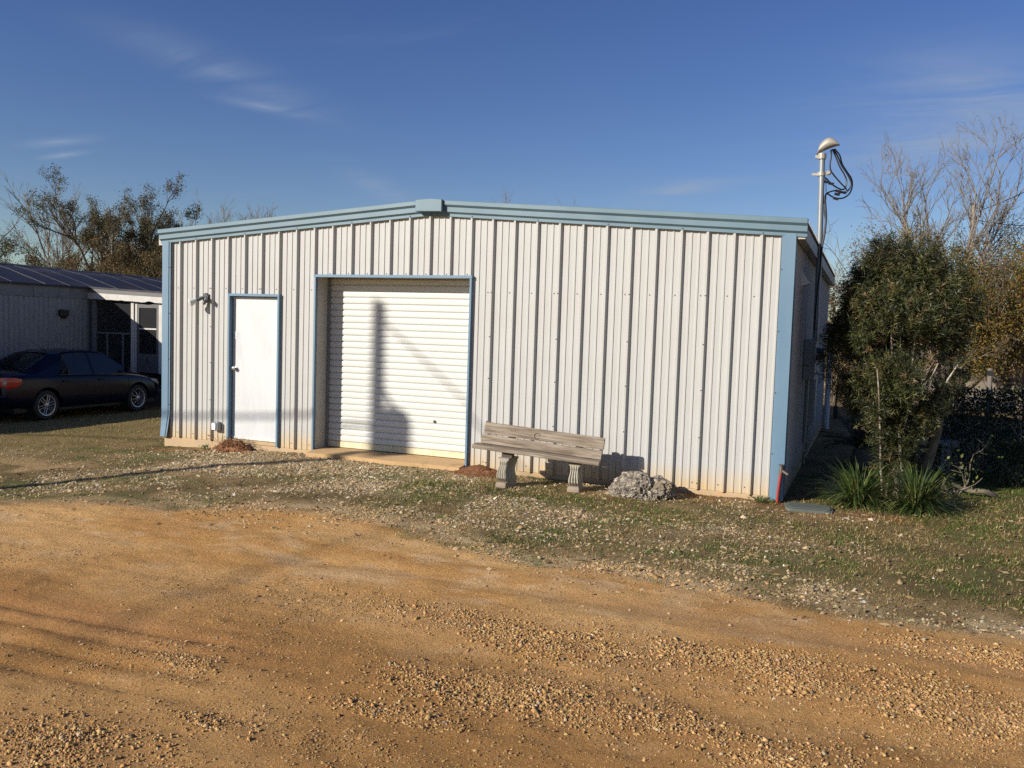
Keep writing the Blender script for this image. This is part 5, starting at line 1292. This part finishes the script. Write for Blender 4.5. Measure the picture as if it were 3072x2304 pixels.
# two clumps of strap-leaved border grass
def strap_clump(label, cx, cy, r, h, nb, seed, tint):
    r_ = np.random.default_rng(seed); z0 = float(gz(cx, cy))
    a_ = r_.uniform(0, 2*np.pi, nb); L_ = r_.uniform(0.6, 1.15, nb)*h*1.4; k = 6
    b0 = np.stack([np.cos(a_), np.sin(a_), np.zeros(nb)], 1)*(r_.uniform(0, 0.35, nb)*r)[:, None]
    th0 = r_.uniform(0.15, 1.3, nb); bend = r_.uniform(0.8, 1.9, nb)*(0.45+0.6*th0)
    P = [b0]
    for i in range(k):
        an = np.minimum(th0+bend*((i+0.5)/k)**1.4, 2.3)
        P.append(P[-1]+np.stack([np.cos(a_)*np.sin(an), np.sin(a_)*np.sin(an), np.cos(an)], 1)*(L_/k)[:, None]+r_.normal(0, 0.004, (nb, 3)))
    P = np.stack(P, 1); side = np.stack([-np.sin(a_), np.cos(a_), 0*a_], 1)
    w = r_.uniform(0.008, 0.014, nb)[:, None]*np.array([0.7, 1, 1, 0.9, 0.75, 0.5, 0.1])[None]
    P[..., 2] = np.maximum(P[..., 2], 0.006)
    A = P-side[:, None]*w[..., None]/2; B = P+side[:, None]*w[..., None]/2
    V = np.stack([A, B], 2).reshape(-1, 3); ii = np.arange(nb*(k+1)*2).reshape(nb, k+1, 2)
    q = np.stack([ii[:, :-1, 0], ii[:, :-1, 1], ii[:, 1:, 1], ii[:, 1:, 0]], -1).reshape(-1, 4)
    c = palette(r_, nb, tint, [3, 2.5, 1.0, 0.6]); t = thing('border_grass', label, 'grass clump', (cx, cy, z0), group='strap-leaved clumps at the foot of the shrub')
    obj('leaves', npmesh('leaves', V, quads=q, col=np.repeat(c, (k+1)*2, 0)), m_leaf, t)
    nb2 = 120; P2_ = np.stack([r_.normal(0, r*0.5, nb2), r_.normal(0, r*0.4, nb2), r_.uniform(0.0, 0.04, nb2)], 1)
    V, q = leaf_arrays(P2_, np.stack([r_.normal(0, 1, nb2), r_.normal(0, 1, nb2), r_.normal(0, 0.15, nb2)], 1), r_.uniform(0.08, 0.2, nb2), 0.008, r_)
    o_ = obj('dead_leaves', npmesh('dead_leaves', V, quads=q, col=np.repeat(palette(r_, nb2, [(0.30, 0.19, 0.09), (0.20, 0.13, 0.07)], [1, 1]), 4, 0)), m_dleaf, t)
    return t
GT = [(0.070, 0.105, 0.026), (0.045, 0.072, 0.02), (0.13, 0.16, 0.04), (0.24, 0.22, 0.08)]
strap_clump('bright green strap-leaved grass clump nearest the building, left of the pair', 9.99, 0.34, 0.36, 0.40, 760, 31, GT)
strap_clump('darker strap-leaved grass clump right of the pair, in front of the shrub stems', 10.60, 0.42, 0.36, 0.40, 720, 32, [tuple(0.85*c for c in x) for x in GT])
# small weed at the corner
r_ = np.random.default_rng(40); t = thing('weed', 'low leafy green weed at the foot of the red standpipe', 'weed', (8.98, -0.16, float(gz(8.98, -0.16))))
k = 160; a_ = r_.uniform(0, 6.28, k); P = np.stack([r_.normal(0, 0.06, k), r_.normal(0, 0.05, k), r_.uniform(0, 0.05, k)], 1)
V, q = leaf_arrays(P, np.stack([np.cos(a_), np.sin(a_), r_.uniform(0.1, 0.9, k)], 1), r_.uniform(0.03, 0.07, k), r_.uniform(0.008, 0.016, k), r_)
obj('leaves', npmesh('leaves', V, quads=q, col=np.repeat(palette(r_, k, GT, [3, 2, 1, .3]), 4, 0)), m_leaf, t)
t = thing('weed', 'small green weed growing against the left end of the foundation', 'weed', (0.98, -0.22, float(gz(0.98, -0.22))))
k = 60; a_ = r_.uniform(0, 6.28, k); P = np.stack([r_.normal(0, 0.035, k), r_.normal(0, 0.03, k), r_.uniform(0, 0.05, k)], 1)
V, q = leaf_arrays(P, np.stack([np.cos(a_), np.sin(a_), r_.uniform(0.3, 1.2, k)], 1), r_.uniform(0.03, 0.06, k), r_.uniform(0.012, 0.02, k), r_)
obj('leaves', npmesh('leaves', V, quads=q, col=np.repeat(palette(r_, k, GT, [3, 2, 2, .3]), 4, 0)), m_leaf, t)

# sago palm in the shade behind the shrub
r_ = np.random.default_rng(44); t = thing('sago_palm', 'dark spiky sago palm in the shade between building and shrub', 'palm', (9.98, 3.5, float(gz(9.98, 3.5))))
mb = MB(); mb.lathe([(0.12, -0.1), (0.14, 0.15), (0.10, 0.28), (0.0, 0.32)], n=10); mb.build('trunk', m_bark, t)
Pb, Dd, Ll = [], [], []; rach = []
for k in range(30):
    a_ = r_.uniform(0, 6.28); el = r_.uniform(0.15, 1.35); L_ = r_.uniform(0.55, 0.8); p = np.array([0, 0, 0.28]); dd = np.array([np.cos(a_)*np.cos(el), np.sin(a_)*np.cos(el), np.sin(el)]); pts = [p]
    for i in range(8): p = p+dd*L_/8; dd = unit(dd+np.array([0, 0, -0.09])); pts.append(p)
    pts = np.array(pts); rach.append((pts, np.linspace(0.008, 0.003, 9))); sdv = unit(np.cross(pts[-1]-pts[0], [0, 0, 1.0]))
    for i in range(2, 34):
        s = i/34*8; q0 = pts[int(s)]*(1-s % 1)+pts[min(int(s)+1, 8)]*(s % 1); tdir = unit(pts[min(int(s)+1, 8)]-pts[int(s)])
        for sg in (-1, 1): Pb.append(q0); Dd.append(tdir*0.7+sg*sdv+np.array([0, 0, 0.25])); Ll.append(0.14*math.sin(math.pi*min(1, (i+4)/38))+0.03)
V, q = tubes_np(rach, 4); obj('fronds', npmesh('fronds', V, quads=q), m_bark, t)
V, q = leaf_arrays(np.array(Pb), np.array(Dd), np.array(Ll), 0.008, r_); obj('leaflets', npmesh('leaflets', V, quads=q, col=np.tile([0.02, 0.032, 0.012], (len(V), 1))), m_leaf, t)

# ---- branching plants
def grow_tree(rng, H, r0, fork=0.3, nmain=5, spread=0.55, kids=(6, 5, 4), lenf=(0.55, 0.5, 0.45), wig=0.10, up=0.10, lean=(0, 0), trunks=1, mainlen=1.0, ang=(0.35, 0.85)):
    """returns limbs by level [(pts, radii)], tips (p, d)"""
    lv = [[] for _ in range(len(kids)+2)]; tips = []
    def branch(p, d, L, r, level):
        n = (6, 6, 5, 4, 4)[min(level, 4)]
        pts = [p]; dd = d
        for i in range(n-1):
            dd = dd+rng.normal(0, wig, 3)+np.array([0, 0, up]); dd = dd/np.linalg.norm(dd)
            pts.append(pts[-1]+dd*L/(n-1))
        pts = np.array(pts); rad = np.linspace(r, max(r*0.35, 0.0035), n)
        lv[level].append((pts, rad))
        if level-1 >= len(kids):
            tips.append((pts[-1], dd)); tips.append((pts[len(pts)//2], dd)); return
        kn_ = kids[level-1]
        for k in range(kn_):
            s = rng.uniform(0.25, 1.0) if k else 1.0
            i = s*(n-1); j = min(int(i), n-2); q = pts[j]*(1-(i-j))+pts[j+1]*(i-j)
            ax = pts[j+1]-pts[j]; ax = ax/np.linalg.norm(ax)
            pr = np.cross(ax, rng.normal(size=3)); pr /= np.linalg.norm(pr)
            an = rng.uniform(*ang)
            branch(q, ax*math.cos(an)+pr*math.sin(an), L*lenf[level-1]*rng.uniform(0.7, 1.2)*(1.15-0.4*s), r*(1-0.6*s)*0.6+0.002, level+1)
    for tnk in range(trunks):
        base = np.array([rng.normal(0, 0.12*(trunks > 1)), rng.normal(0, 0.12*(trunks > 1)), -0.1])
        tl = H*fork; n = 6; pts = [base]; dd = np.array([lean[0]+rng.normal(0, 0.06), lean[1]+rng.normal(0, 0.06), 1.0])
        for i in range(n-1):
            dd = unit(dd+rng.normal(0, 0.05, 3)+np.array([0, 0, 0.1])); pts.append(pts[-1]+dd*tl/(n-1))
        pts = np.array(pts); lv[0].append((pts, np.linspace(r0, r0*0.72, n)))
        for k in range(nmain):
            a_ = 2*math.pi*(k+rng.uniform(-0.3, 0.3))/nmain; sp = spread*rng.uniform(0.35, 1.15)
            s = rng.uniform(0.55, 1.0) if k > 1 else 1.0; i = s*(n-1); j = min(int(i), n-2); q = pts[j]*(1-(i-j))+pts[j+1]*(i-j)
            branch(q, unit(np.array([math.cos(a_)*sp+lean[0], math.sin(a_)*sp+lean[1], 1.0])), H*(1-fork)*mainlen*rng.uniform(0.6, 1.0), r0*0.5*rng.uniform(0.7, 1.1), 1)
    zz = np.concatenate([p[:, 2] for l in lv for p, _ in l]); f = H/np.percentile(zz, 99.7)
    lv = [[(p*np.array([max(f, 0.8), max(f, 0.8), f]) if True else p, r) for p, r in l] for l in lv]
    tips = [(p*np.array([max(f, 0.8), max(f, 0.8), f]), d_) for p, d_ in tips]
    return lv, tips
def tree(name, label, cat, base, H, r0, seed, leaves=0, lsize=0.1, lcol=None, lw=None, barkm=None, lmat=None, group=None, lspread=0.25, rotz=0.0, twigr=1.0, **kw):
    rng = np.random.default_rng(seed)
    lv, tips = grow_tree(rng, H, r0, **kw)
    t = thing(name, label, cat, base, rotz, group=group)
    V, q = tubes_np(lv[0], 8); obj('trunk', npmesh('trunk', V, quads=q, smooth=True), barkm or m_bark, t)
    Vs, qs, nb = [], [], 0
    for k, l in enumerate(lv[1:]):
        if not l: continue
        l = [(p, r*twigr if k > 0 else r) for p, r in l]
        V, q = tubes_np(l, (6, 4, 3, 3)[min(k, 3)]); Vs.append(V); qs.append(q+nb); nb += len(V)
    crown = obj('branches', npmesh('branches', np.concatenate(Vs), quads=np.concatenate(qs)), barkm or m_bark, t)
    if leaves:
        tp = np.array([p for p, _ in tips]); i = rng.integers(0, len(tp), leaves)
        P = tp[i]+rng.normal(0, lspread, (leaves, 3)); k = len(P)
        V, q = leaf_arrays(P, rng.normal(size=(k, 3))+np.array([0, 0, -0.3]), rng.uniform(0.6, 1.3, k)*lsize, rng.uniform(0.4, 0.75, k)*lsize, rng)
        c = palette(rng, k, lcol, lw or [1]*len(lcol))
        obj('crown', npmesh('crown', V, quads=q, col=np.repeat(c, 4, 0)), lmat or m_dleaf, t)
    return t
def base_at(px, D, py=1000):
    p = at(px, py, D); return np.array([p[0], p[1], float(gz(p[0], p[1]))])
def height_to(px, py, D): return float(at(px, py, D)[2])

# gnarled pale-branched shrub behind the clumps
t = tree('gnarled_shrub', 'leafless shrub with thick crooked pale branches right of the strap-leaved clumps', 'shrub', (11.15, 1.75, float(gz(11.15, 1.75))), 0.7, 0.04, 61, leaves=300, lsize=0.05,
         lcol=[(0.06, 0.09, 0.02), (0.12, 0.13, 0.035)], barkm=m_gbark, fork=0.10, nmain=5, spread=1.2, kids=(3, 3), lenf=(0.6, 0.55), wig=0.26, up=0.10, lean=(-0.3, 0), lmat=m_leaf, lspread=0.08, twigr=1.6)
# fallen crooked limb
mb = MB((11.2, 2.0, 0)); mb.tube(smooth_path([(11.55, 1.75, -0.04), (11.40, 1.62, 0.03), (11.22, 1.66, 0.02), (11.05, 1.55, 0.10)], 4), [0.034, 0.036, 0.032, 0.035, 0.03, 0.032, 0.028, 0.03, 0.026, 0.024, 0.022, 0.018, 0.012], 8)
o = mb.build('fallen_limb', m_gbark, None, smooth=True, loc=(11.2, 2.0, 0)); tag(o, 'thick pale limb lying on the ground under the shrubs', 'branch')
# grey concrete seat in the shade behind the trunk
t = thing('garden_seat', 'low grey concrete garden bench in the shade behind the shrub trunk', 'bench', (10.75, 3.9, float(gz(10.75, 3.9))), 0.2)
m_gc = mat('grey_concrete', (0.30, 0.31, 0.31), (0.25, 0.26, 0.26), rough=0.9, scale=6)
mb = MB(); mb.box(-0.55, 0.55, -0.18, 0.18, 0.36, 0.46); mb.build('seat', m_gc, t, bevel=0.015)
for sx in (-0.38, 0.38): mb = MB(); mb.box(sx-0.07, sx+0.07, -0.14, 0.14, -0.05, 0.358); mb.build('leg', m_gc, t, bevel=0.01)

# clipped hedge: rows of stems with small dark leaves
def hedge(label, p0, p1, width, h0, h1, nleaf, seed, cols):
    r_ = np.random.default_rng(seed); p0 = np.array(p0, float); p1 = np.array(p1, float); z0 = float(gz(p0[0], p0[1]))
    t = thing('hedge', label, 'hedge', (p0[0], p0[1], z0)); ax = p1-p0; Ln = np.linalg.norm(ax); ax /= Ln; pv = np.array([-ax[1], ax[0]])
    pol = []
    for k in range(int(Ln*14)):
        s = r_.uniform(0, Ln); w_ = r_.uniform(-0.3, 0.3)*width; b0 = np.array([*(ax*s+pv*w_), -0.05]); n = 6
        pts = b0+np.linspace(0, 1, n)[:, None]*np.array([*(ax*r_.normal(0, 0.2)+pv*r_.normal(0, 0.15)), h1*r_.uniform(0.7, 1.0)])+np.cumsum(r_.normal(0, 0.02, (n, 3)), 0); pol.append((pts, np.linspace(0.014, 0.004, n)))
        for j in range(3):
            q0 = pts[r_.integers(1, n)]; e_ = q0+r_.normal(0, 0.18, 3)+np.array([0, 0, 0.12]); pol.append((np.array([q0, (q0+e_)/2+r_.normal(0, .02, 3), e_]), np.array([0.007, 0.005, 0.003])))
    V, q = tubes_np(pol, 4); obj('stems', npmesh('stems', V, quads=q), m_bark, t)
    s = r_.uniform(-0.1, Ln+0.1, nleaf); hh = r_.uniform(0, 1, nleaf)
    topz = h1*(0.93+0.16*fbm(s*1.6, s*0, seed, 3)); z = h0+(topz-h0)*hh**0.75
    edge = r_.uniform(-1, 1, nleaf); edge = np.sign(edge)*np.abs(edge)**0.6
    w_ = edge*width*0.5*(0.9+0.25*fbm(s*2.5, z*3, seed+4))
    P = np.stack([ax[0]*s+pv[0]*w_, ax[1]*s+pv[1]*w_, z], 1)
    kp = r_.uniform(0, 1, nleaf) < (0.25+0.75*sm(z, h0, h0+0.45)); P = P[kp]; k = len(P)
    V, q = leaf_arrays(P, r_.normal(size=(k, 3))+np.array([0, 0, 0.3]), r_.uniform(0.03, 0.06, k), r_.uniform(0.018, 0.032, k), r_, fold=0.1)
    obj('foliage', npmesh('foliage', V, quads=q, col=np.repeat(palette(r_, k, cols, [2, 2, 1]), 4, 0)), m_leaf, t)
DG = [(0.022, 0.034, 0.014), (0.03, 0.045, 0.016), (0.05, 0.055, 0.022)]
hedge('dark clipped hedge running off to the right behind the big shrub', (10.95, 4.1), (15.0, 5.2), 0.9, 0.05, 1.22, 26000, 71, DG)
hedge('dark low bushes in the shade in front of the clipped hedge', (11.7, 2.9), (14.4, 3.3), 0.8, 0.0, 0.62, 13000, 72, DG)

# ------------------------------------------------------------------ trees on the right
RUST = [(0.26, 0.13, 0.03), (0.15, 0.13, 0.035), (0.32, 0.21, 0.045), (0.09, 0.105, 0.025)]
BRN = [(0.14, 0.092, 0.045), (0.095, 0.068, 0.034), (0.20, 0.125, 0.045), (0.065, 0.068, 0.028)]
OLV = [(0.085, 0.095, 0.035), (0.12, 0.11, 0.04), (0.06, 0.075, 0.028)]
D = 27.0; bb = base_at(2815, D)
tree('bare_tree', 'tall leafless grey tree with upswept branches behind the evergreen shrub', 'tree', bb, height_to(2860, 330, D)-bb[2], 0.13, 81, barkm=m_twig, fork=0.24, nmain=8, spread=0.5, kids=(8, 6, 5), lenf=(0.36, 0.46, 0.5), wig=0.12, up=0.07, trunks=1, twigr=1.0, leaves=300, lsize=0.05, lcol=BRN, lspread=0.03, ang=(0.3, 0.7), lean=(-0.03, -0.02))
D = 25.0; bb = base_at(2700, D)
tree('bare_tree', 'spreading leafless tree reaching left over the evergreen shrub', 'tree', bb, height_to(2640, 560, D)-bb[2], 0.10, 82, barkm=m_twig, fork=0.12, nmain=6, spread=1.0, kids=(5, 5, 4), lenf=(0.5, 0.5, 0.5), wig=0.14, up=0.05, trunks=1, lean=(-0.22, 0), twigr=1.15)
k = 0
for px, py, D, sd_, nl_, cols, lab in (
        (2765, 715, 23.0, 83, 9000, BRN, 'rusty brown-leaved tree directly behind the right side of the evergreen shrub'),
        (2900, 690, 24.0, 84, 11000, RUST, 'orange and olive leaved tree at the middle of the right-hand grove'),
        (3020, 625, 26.0, 85, 7000, BRN, 'thin brown-leaved tree with upright twigs under the power line'),
        (3075, 760, 22.5, 86, 12000, RUST, 'broad yellow-green leaved tree at the right edge of the view'),
        (3110, 700, 30.0, 87, 9000, OLV, 'dark green tree half cut off by the right edge of the view')):
    bb = base_at(px, D)
    tree('autumn_tree', lab, 'tree', bb, height_to(px, py, D)-bb[2], 0.11, sd_, leaves=int(nl_*2.4), lsize=0.062, lcol=cols, fork=0.16, nmain=10, spread=1.0, kids=(6, 5, 4), lenf=(0.5, 0.5, 0.5), wig=0.13, up=0.05, trunks=1, lspread=0.11, barkm=m_brush)
# ivy on a dead trunk and the cut pole behind
D = 27.5; bb = base_at(2896, D)
t = thing('pole_stub', 'pale weathered utility pole top rising out of the right-hand trees', 'utility pole', bb)
mb = MB(); hh = height_to(2896, 617, D)-bb[2]; mb.tube([(0, 0, -0.2), (0, 0, hh*0.6), (0.0, 0, hh)], [0.12, 0.09, 0.075], 10); mb.build('pole', mat('pale_pole', (0.36, 0.32, 0.26), (0.28, 0.24, 0.19), rough=0.9, scale=6, stretch=(4, 4, 0.5)), t, smooth=True)
mb = MB(); mb.lathe([(0.115, 0), (0.12, 0.02), (0.02, 0.05)], (0, 0, hh)); mb.build('pole_cap', m_galv, t)
for (xa, ya), (xb, yb), Dp in (((2890, 640), (3072, 545), 27.5), ((2896, 660), (3072, 650), 27.5)):
    a0 = np.array([bb[0], bb[1], height_to(2896, ya, D)]); b1 = at(xb+260, yb-95*(260/182) if yb < 600 else yb-6, 24.0)
    mb = MB(a0); n = 14; mb.tube([a0*(1-s)+b1*s-np.array([0, 0, 0.25*4*s*(1-s)]) for s in np.linspace(0, 1, n)], 0.012, 4)
    o = mb.build('power_line', m_wire, None, loc=tuple(a0)); tag(o, 'upper thin power line crossing the sky above the right-hand trees' if yb < 600 else 'lower thin power line crossing behind the right-hand trees', 'wire')
t = thing('fence_post', 'weathered dark wooden fence post standing behind the clipped hedge', 'fence post', base_at(2978, 19.0))
mb = MB(); mb.tube([(0, 0, -0.2), (0.02, 0, 0.6), (0.0, 0, 1.35)], 0.055, 9); mb.build('post', m_bark, t, smooth=True)
mb = MB(); mb.box(-0.06, 0.06, -0.08, -0.05, 1.2, 1.3); mb.build('bracket', m_black, t)

# far brush closing the view behind the field
def brush(name, label, px0, px1, D0, D1, nst, h, seed, cols, lw, nleaf):
    r_ = np.random.default_rng(seed); px = r_.uniform(px0, px1, nst); Dd = r_.uniform(D0, D1, nst); pol = []; tips = []
    for a_, d_ in zip(px, Dd):
        p = at(a_, 1000, d_); b0 = np.array([p[0], p[1], float(gz(p[0], p[1]))-0.1]); H = h*r_.uniform(0.45, 1.15); n = 5
        lean = r_.normal(0, 0.28, 3)*np.array([1, 1, 0]); pts = b0+np.linspace(0, 1, n)[:, None]*np.array([lean[0]*H, lean[1]*H, H])+np.cumsum(r_.normal(0, 0.05, (n, 3)), 0); pol.append((pts, np.linspace(0.022, 0.006, n)))
        for j in range(6):
            q0 = pts[r_.integers(1, n)]; e_ = q0+unit(r_.normal(size=3)+np.array([0, 0, 0.8]))*H*0.35*r_.uniform(0.5, 1.2); m_ = (q0+e_)/2+r_.normal(0, 0.05, 3); pol.append((np.array([q0, m_, e_]), np.array([0.011, 0.008, 0.004]))); tips += [e_, m_]
    V, q = tubes_np(pol, 3); o_ = obj(name, npmesh(name, V, quads=q), m_brush); tag(o_, label, 'brush', kind='stuff')
    tp = np.array(tips); P = tp[r_.integers(0, len(tp), nleaf)]+r_.normal(0, 0.2, (nleaf, 3))
    V, q = leaf_arrays(P, r_.normal(size=(nleaf, 3)), r_.uniform(0.07, 0.16, nleaf), r_.uniform(0.04, 0.09, nleaf), r_)
    o2 = obj('brush_leaves', npmesh(name+'_leaves', V, quads=q, col=np.repeat(palette(r_, nleaf, cols, lw), 4, 0)), m_dleaf, o_)
brush('far_brush', 'brown leafless brush closing the view beyond the dry field on the right', 2380, 3450, 52, 64, 520, 4.6, 91, [(0.20, 0.15, 0.10), (0.27, 0.19, 0.11), (0.14, 0.115, 0.07)], [2, 1, 1], 16000)
brush('near_brush', 'tan and rusty brush seen between the building and the evergreen shrub', 2440, 2620, 24, 30, 60, 2.6, 92, [(0.25, 0.17, 0.09), (0.19, 0.14, 0.07), (0.30, 0.15, 0.07)], [2, 2, 1], 3500)

# ------------------------------------------------------------------ trees on the left, beyond the mobile home
D = 44.0; bb = base_at(195, D)
tree('bare_tree', 'slender leafless tree standing alone above the mobile home roof', 'tree', bb, height_to(120, 535, D)-bb[2], 0.15, 101, barkm=m_twig, fork=0.42, nmain=6, spread=0.42, kids=(8, 6, 5), lenf=(0.42, 0.48, 0.5), wig=0.08, up=0.07, lean=(-0.13, 0.0), twigr=1.35, ang=(0.3, 0.6))
D = 43.0; bb = base_at(262, D)
tree('bare_tree', 'small twiggy half-bare tree right of the slender leafless one on the left', 'tree', bb, height_to(250, 655, D)-bb[2], 0.11, 102, barkm=m_brush, leaves=2600, lsize=0.07, lcol=BRN, fork=0.3, nmain=6, spread=0.6, kids=(6, 6, 5), lenf=(0.5, 0.5, 0.5), twigr=1.3, ang=(0.3, 0.7), lspread=0.12)
D = 46.0; bb = base_at(-130, D)
tree('leafy_tree', 'leaning olive-leaved tree cut off by the left edge of the view', 'tree', bb, height_to(-20, 585, D)-bb[2], 0.20, 103, leaves=18000, lsize=0.085, lcol=OLV, fork=0.30, nmain=7, spread=0.8, kids=(6, 5, 4), lenf=(0.5, 0.5, 0.5), lean=(0.04, 0), lspread=0.14, twigr=1.3)
D = 42.0; bb = base_at(330, D)
tree('leafy_tree', 'tallest left-hand tree with a leaning trunk and sparse olive-brown crown', 'tree', bb, height_to(400, 538, D)-bb[2], 0.24, 104, leaves=30000, lsize=0.075, lcol=[(0.12, 0.10, 0.045), (0.15, 0.115, 0.05), (0.085, 0.08, 0.035)], fork=0.42, nmain=6, spread=0.55, kids=(7, 6, 5), lenf=(0.46, 0.5, 0.5), lean=(0.22, 0.02), lspread=0.10, wig=0.11, barkm=m_twig, twigr=1.3, ang=(0.3, 0.7))
D = 47.0; bb = base_at(490, D)
tree('leafy_tree', 'dark green tree behind the left eave of the metal building', 'tree', bb, height_to(490, 635, D)-bb[2], 0.2, 105, leaves=24000, lsize=0.10, lcol=[(0.045, 0.05, 0.028), (0.07, 0.072, 0.033)], fork=0.30, nmain=7, spread=0.7, kids=(6, 5, 4), lenf=(0.5, 0.5, 0.5), lspread=0.12, twigr=1.3)
for i, (px, py, D, nl_, cols, lab) in enumerate((
        (40, 730, 40, 9000, [(0.045, 0.052, 0.02), (0.08, 0.07, 0.028), (0.12, 0.095, 0.03)], 'dark evergreen thicket bush behind the left end of the mobile home roof'),
        (125, 790, 39, 4000, OLV, 'grey-green scrub bush behind the mobile home between the leafless trees'),
        (290, 700, 40, 9000, BRN, 'dense brown scrub oak left of the tallest left-hand tree'),
        (410, 725, 39, 9000, [(0.16, 0.10, 0.035)]+BRN, 'dense russet scrub oak below the tallest left-hand tree'),
        (525, 755, 38, 8000, [(0.19, 0.13, 0.035), (0.13, 0.105, 0.035), (0.08, 0.08, 0.03)], 'golden brown scrub bush beside the left corner of the metal building'),
        (215, 790, 38, 5000, BRN, 'low brown scrub bush in front of the leafless trees on the left'))):
    bb = base_at(px, D)
    tree('scrub_tree', lab, 'tree', bb, height_to(px, py, D)-bb[2], 0.10, 110+i, leaves=int(nl_*2.6), lsize=0.09, lcol=cols, fork=0.12, nmain=9, spread=0.9, kids=(6, 6, 5), lenf=(0.5, 0.5, 0.5), wig=0.13, trunks=1, lspread=0.11, barkm=m_brush, twigr=1.3)
for i, (px, py, D, lab) in enumerate(((650, 596, 55, 'leftmost bare treetop showing above the left roof slope'), (718, 598, 56, 'middle bare treetop showing above the left roof slope'), (768, 622, 57, 'rightmost and lowest bare treetop above the left roof slope'),
                                      (1560, 572, 58, 'faint bare twiggy treetop just right of the roof peak'), (1640, 592, 60, 'tiny bare treetop further right of the roof peak'))):
    bb = base_at(px, D)
    tree('bare_tree', lab, 'tree', bb, height_to(px, py, D)-bb[2], 0.16, 130+i, barkm=m_twig, fork=0.45, nmain=6, spread=0.5, kids=(7, 6, 5) if px < 1000 else (5, 5, 4), lenf=(0.45, 0.5, 0.5), up=0.10, twigr=1.5 if px < 1000 else 1.1, ang=(0.3, 0.6))
# ------------------------------------------------------------------ the utility pole whose shadow falls on the roll-up door (it stands behind and left of the camera)
tt = 12.5; px_, py_ = 3.60-0.72*tt, 0.28-tt
pz_ = float(gz(px_, py_)); dz = TAN_EL*math.hypot(1, TAN_A)*tt
t = thing('utility_pole', 'wooden utility pole with transformer, standing across the dirt road behind the viewer', 'utility pole', (px_, py_, pz_))
topz = 2.14+dz-pz_
mb = MB(); mb.tube([(0, 0, -0.5), (0, 0, topz*0.5), (0, 0, topz)], [0.16, 0.115, 0.09], 14); mb.build('pole', m_bark, t, smooth=True)
mb = MB(); mb.lathe([(0.0, 0), (0.16, 0.0), (0.19, 0.05), (0.19, 0.62), (0.15, 0.72), (0.0, 0.74)], (0.27*0.81, -0.27*0.58, -0.02+dz-pz_), (0, 0, 1), 18); mb.build('transformer', m_gbox, t, smooth=True)
mb = MB(); mb.tube([(0.20, -0.14, 0.7+dz-pz_), (0.0, 0, 1.05+dz-pz_)], 0.03, 6); mb.build('bracket', m_galv, t)
a0 = np.array([px_, py_, 0.42+dz])
mb = MB(a0); mb.tube([a0+np.array([-s*20, 0.2*s, -0.9*4*s*(1-s)*0.25-0.9*s]) for s in np.linspace(0, 1, 16)], 0.028, 6)
o = mb.build('service_cable', m_wire, None, loc=tuple(a0)); tag(o, 'thick twisted service cable running left from the utility pole behind the viewer', 'wire')

a1 = np.array([px_, py_, 1.95+dz])
mb = MB(a1); mb.tube([a1+np.array([0.3*s, -s*24, -1.6*4*s*(1-s)*0.25]) for s in np.linspace(0, 1, 14)], 0.018, 6)
o = mb.build('service_cable', m_wire, None, loc=tuple(a1)); tag(o, 'thin overhead wire running away from the utility pole behind the viewer', 'wire')
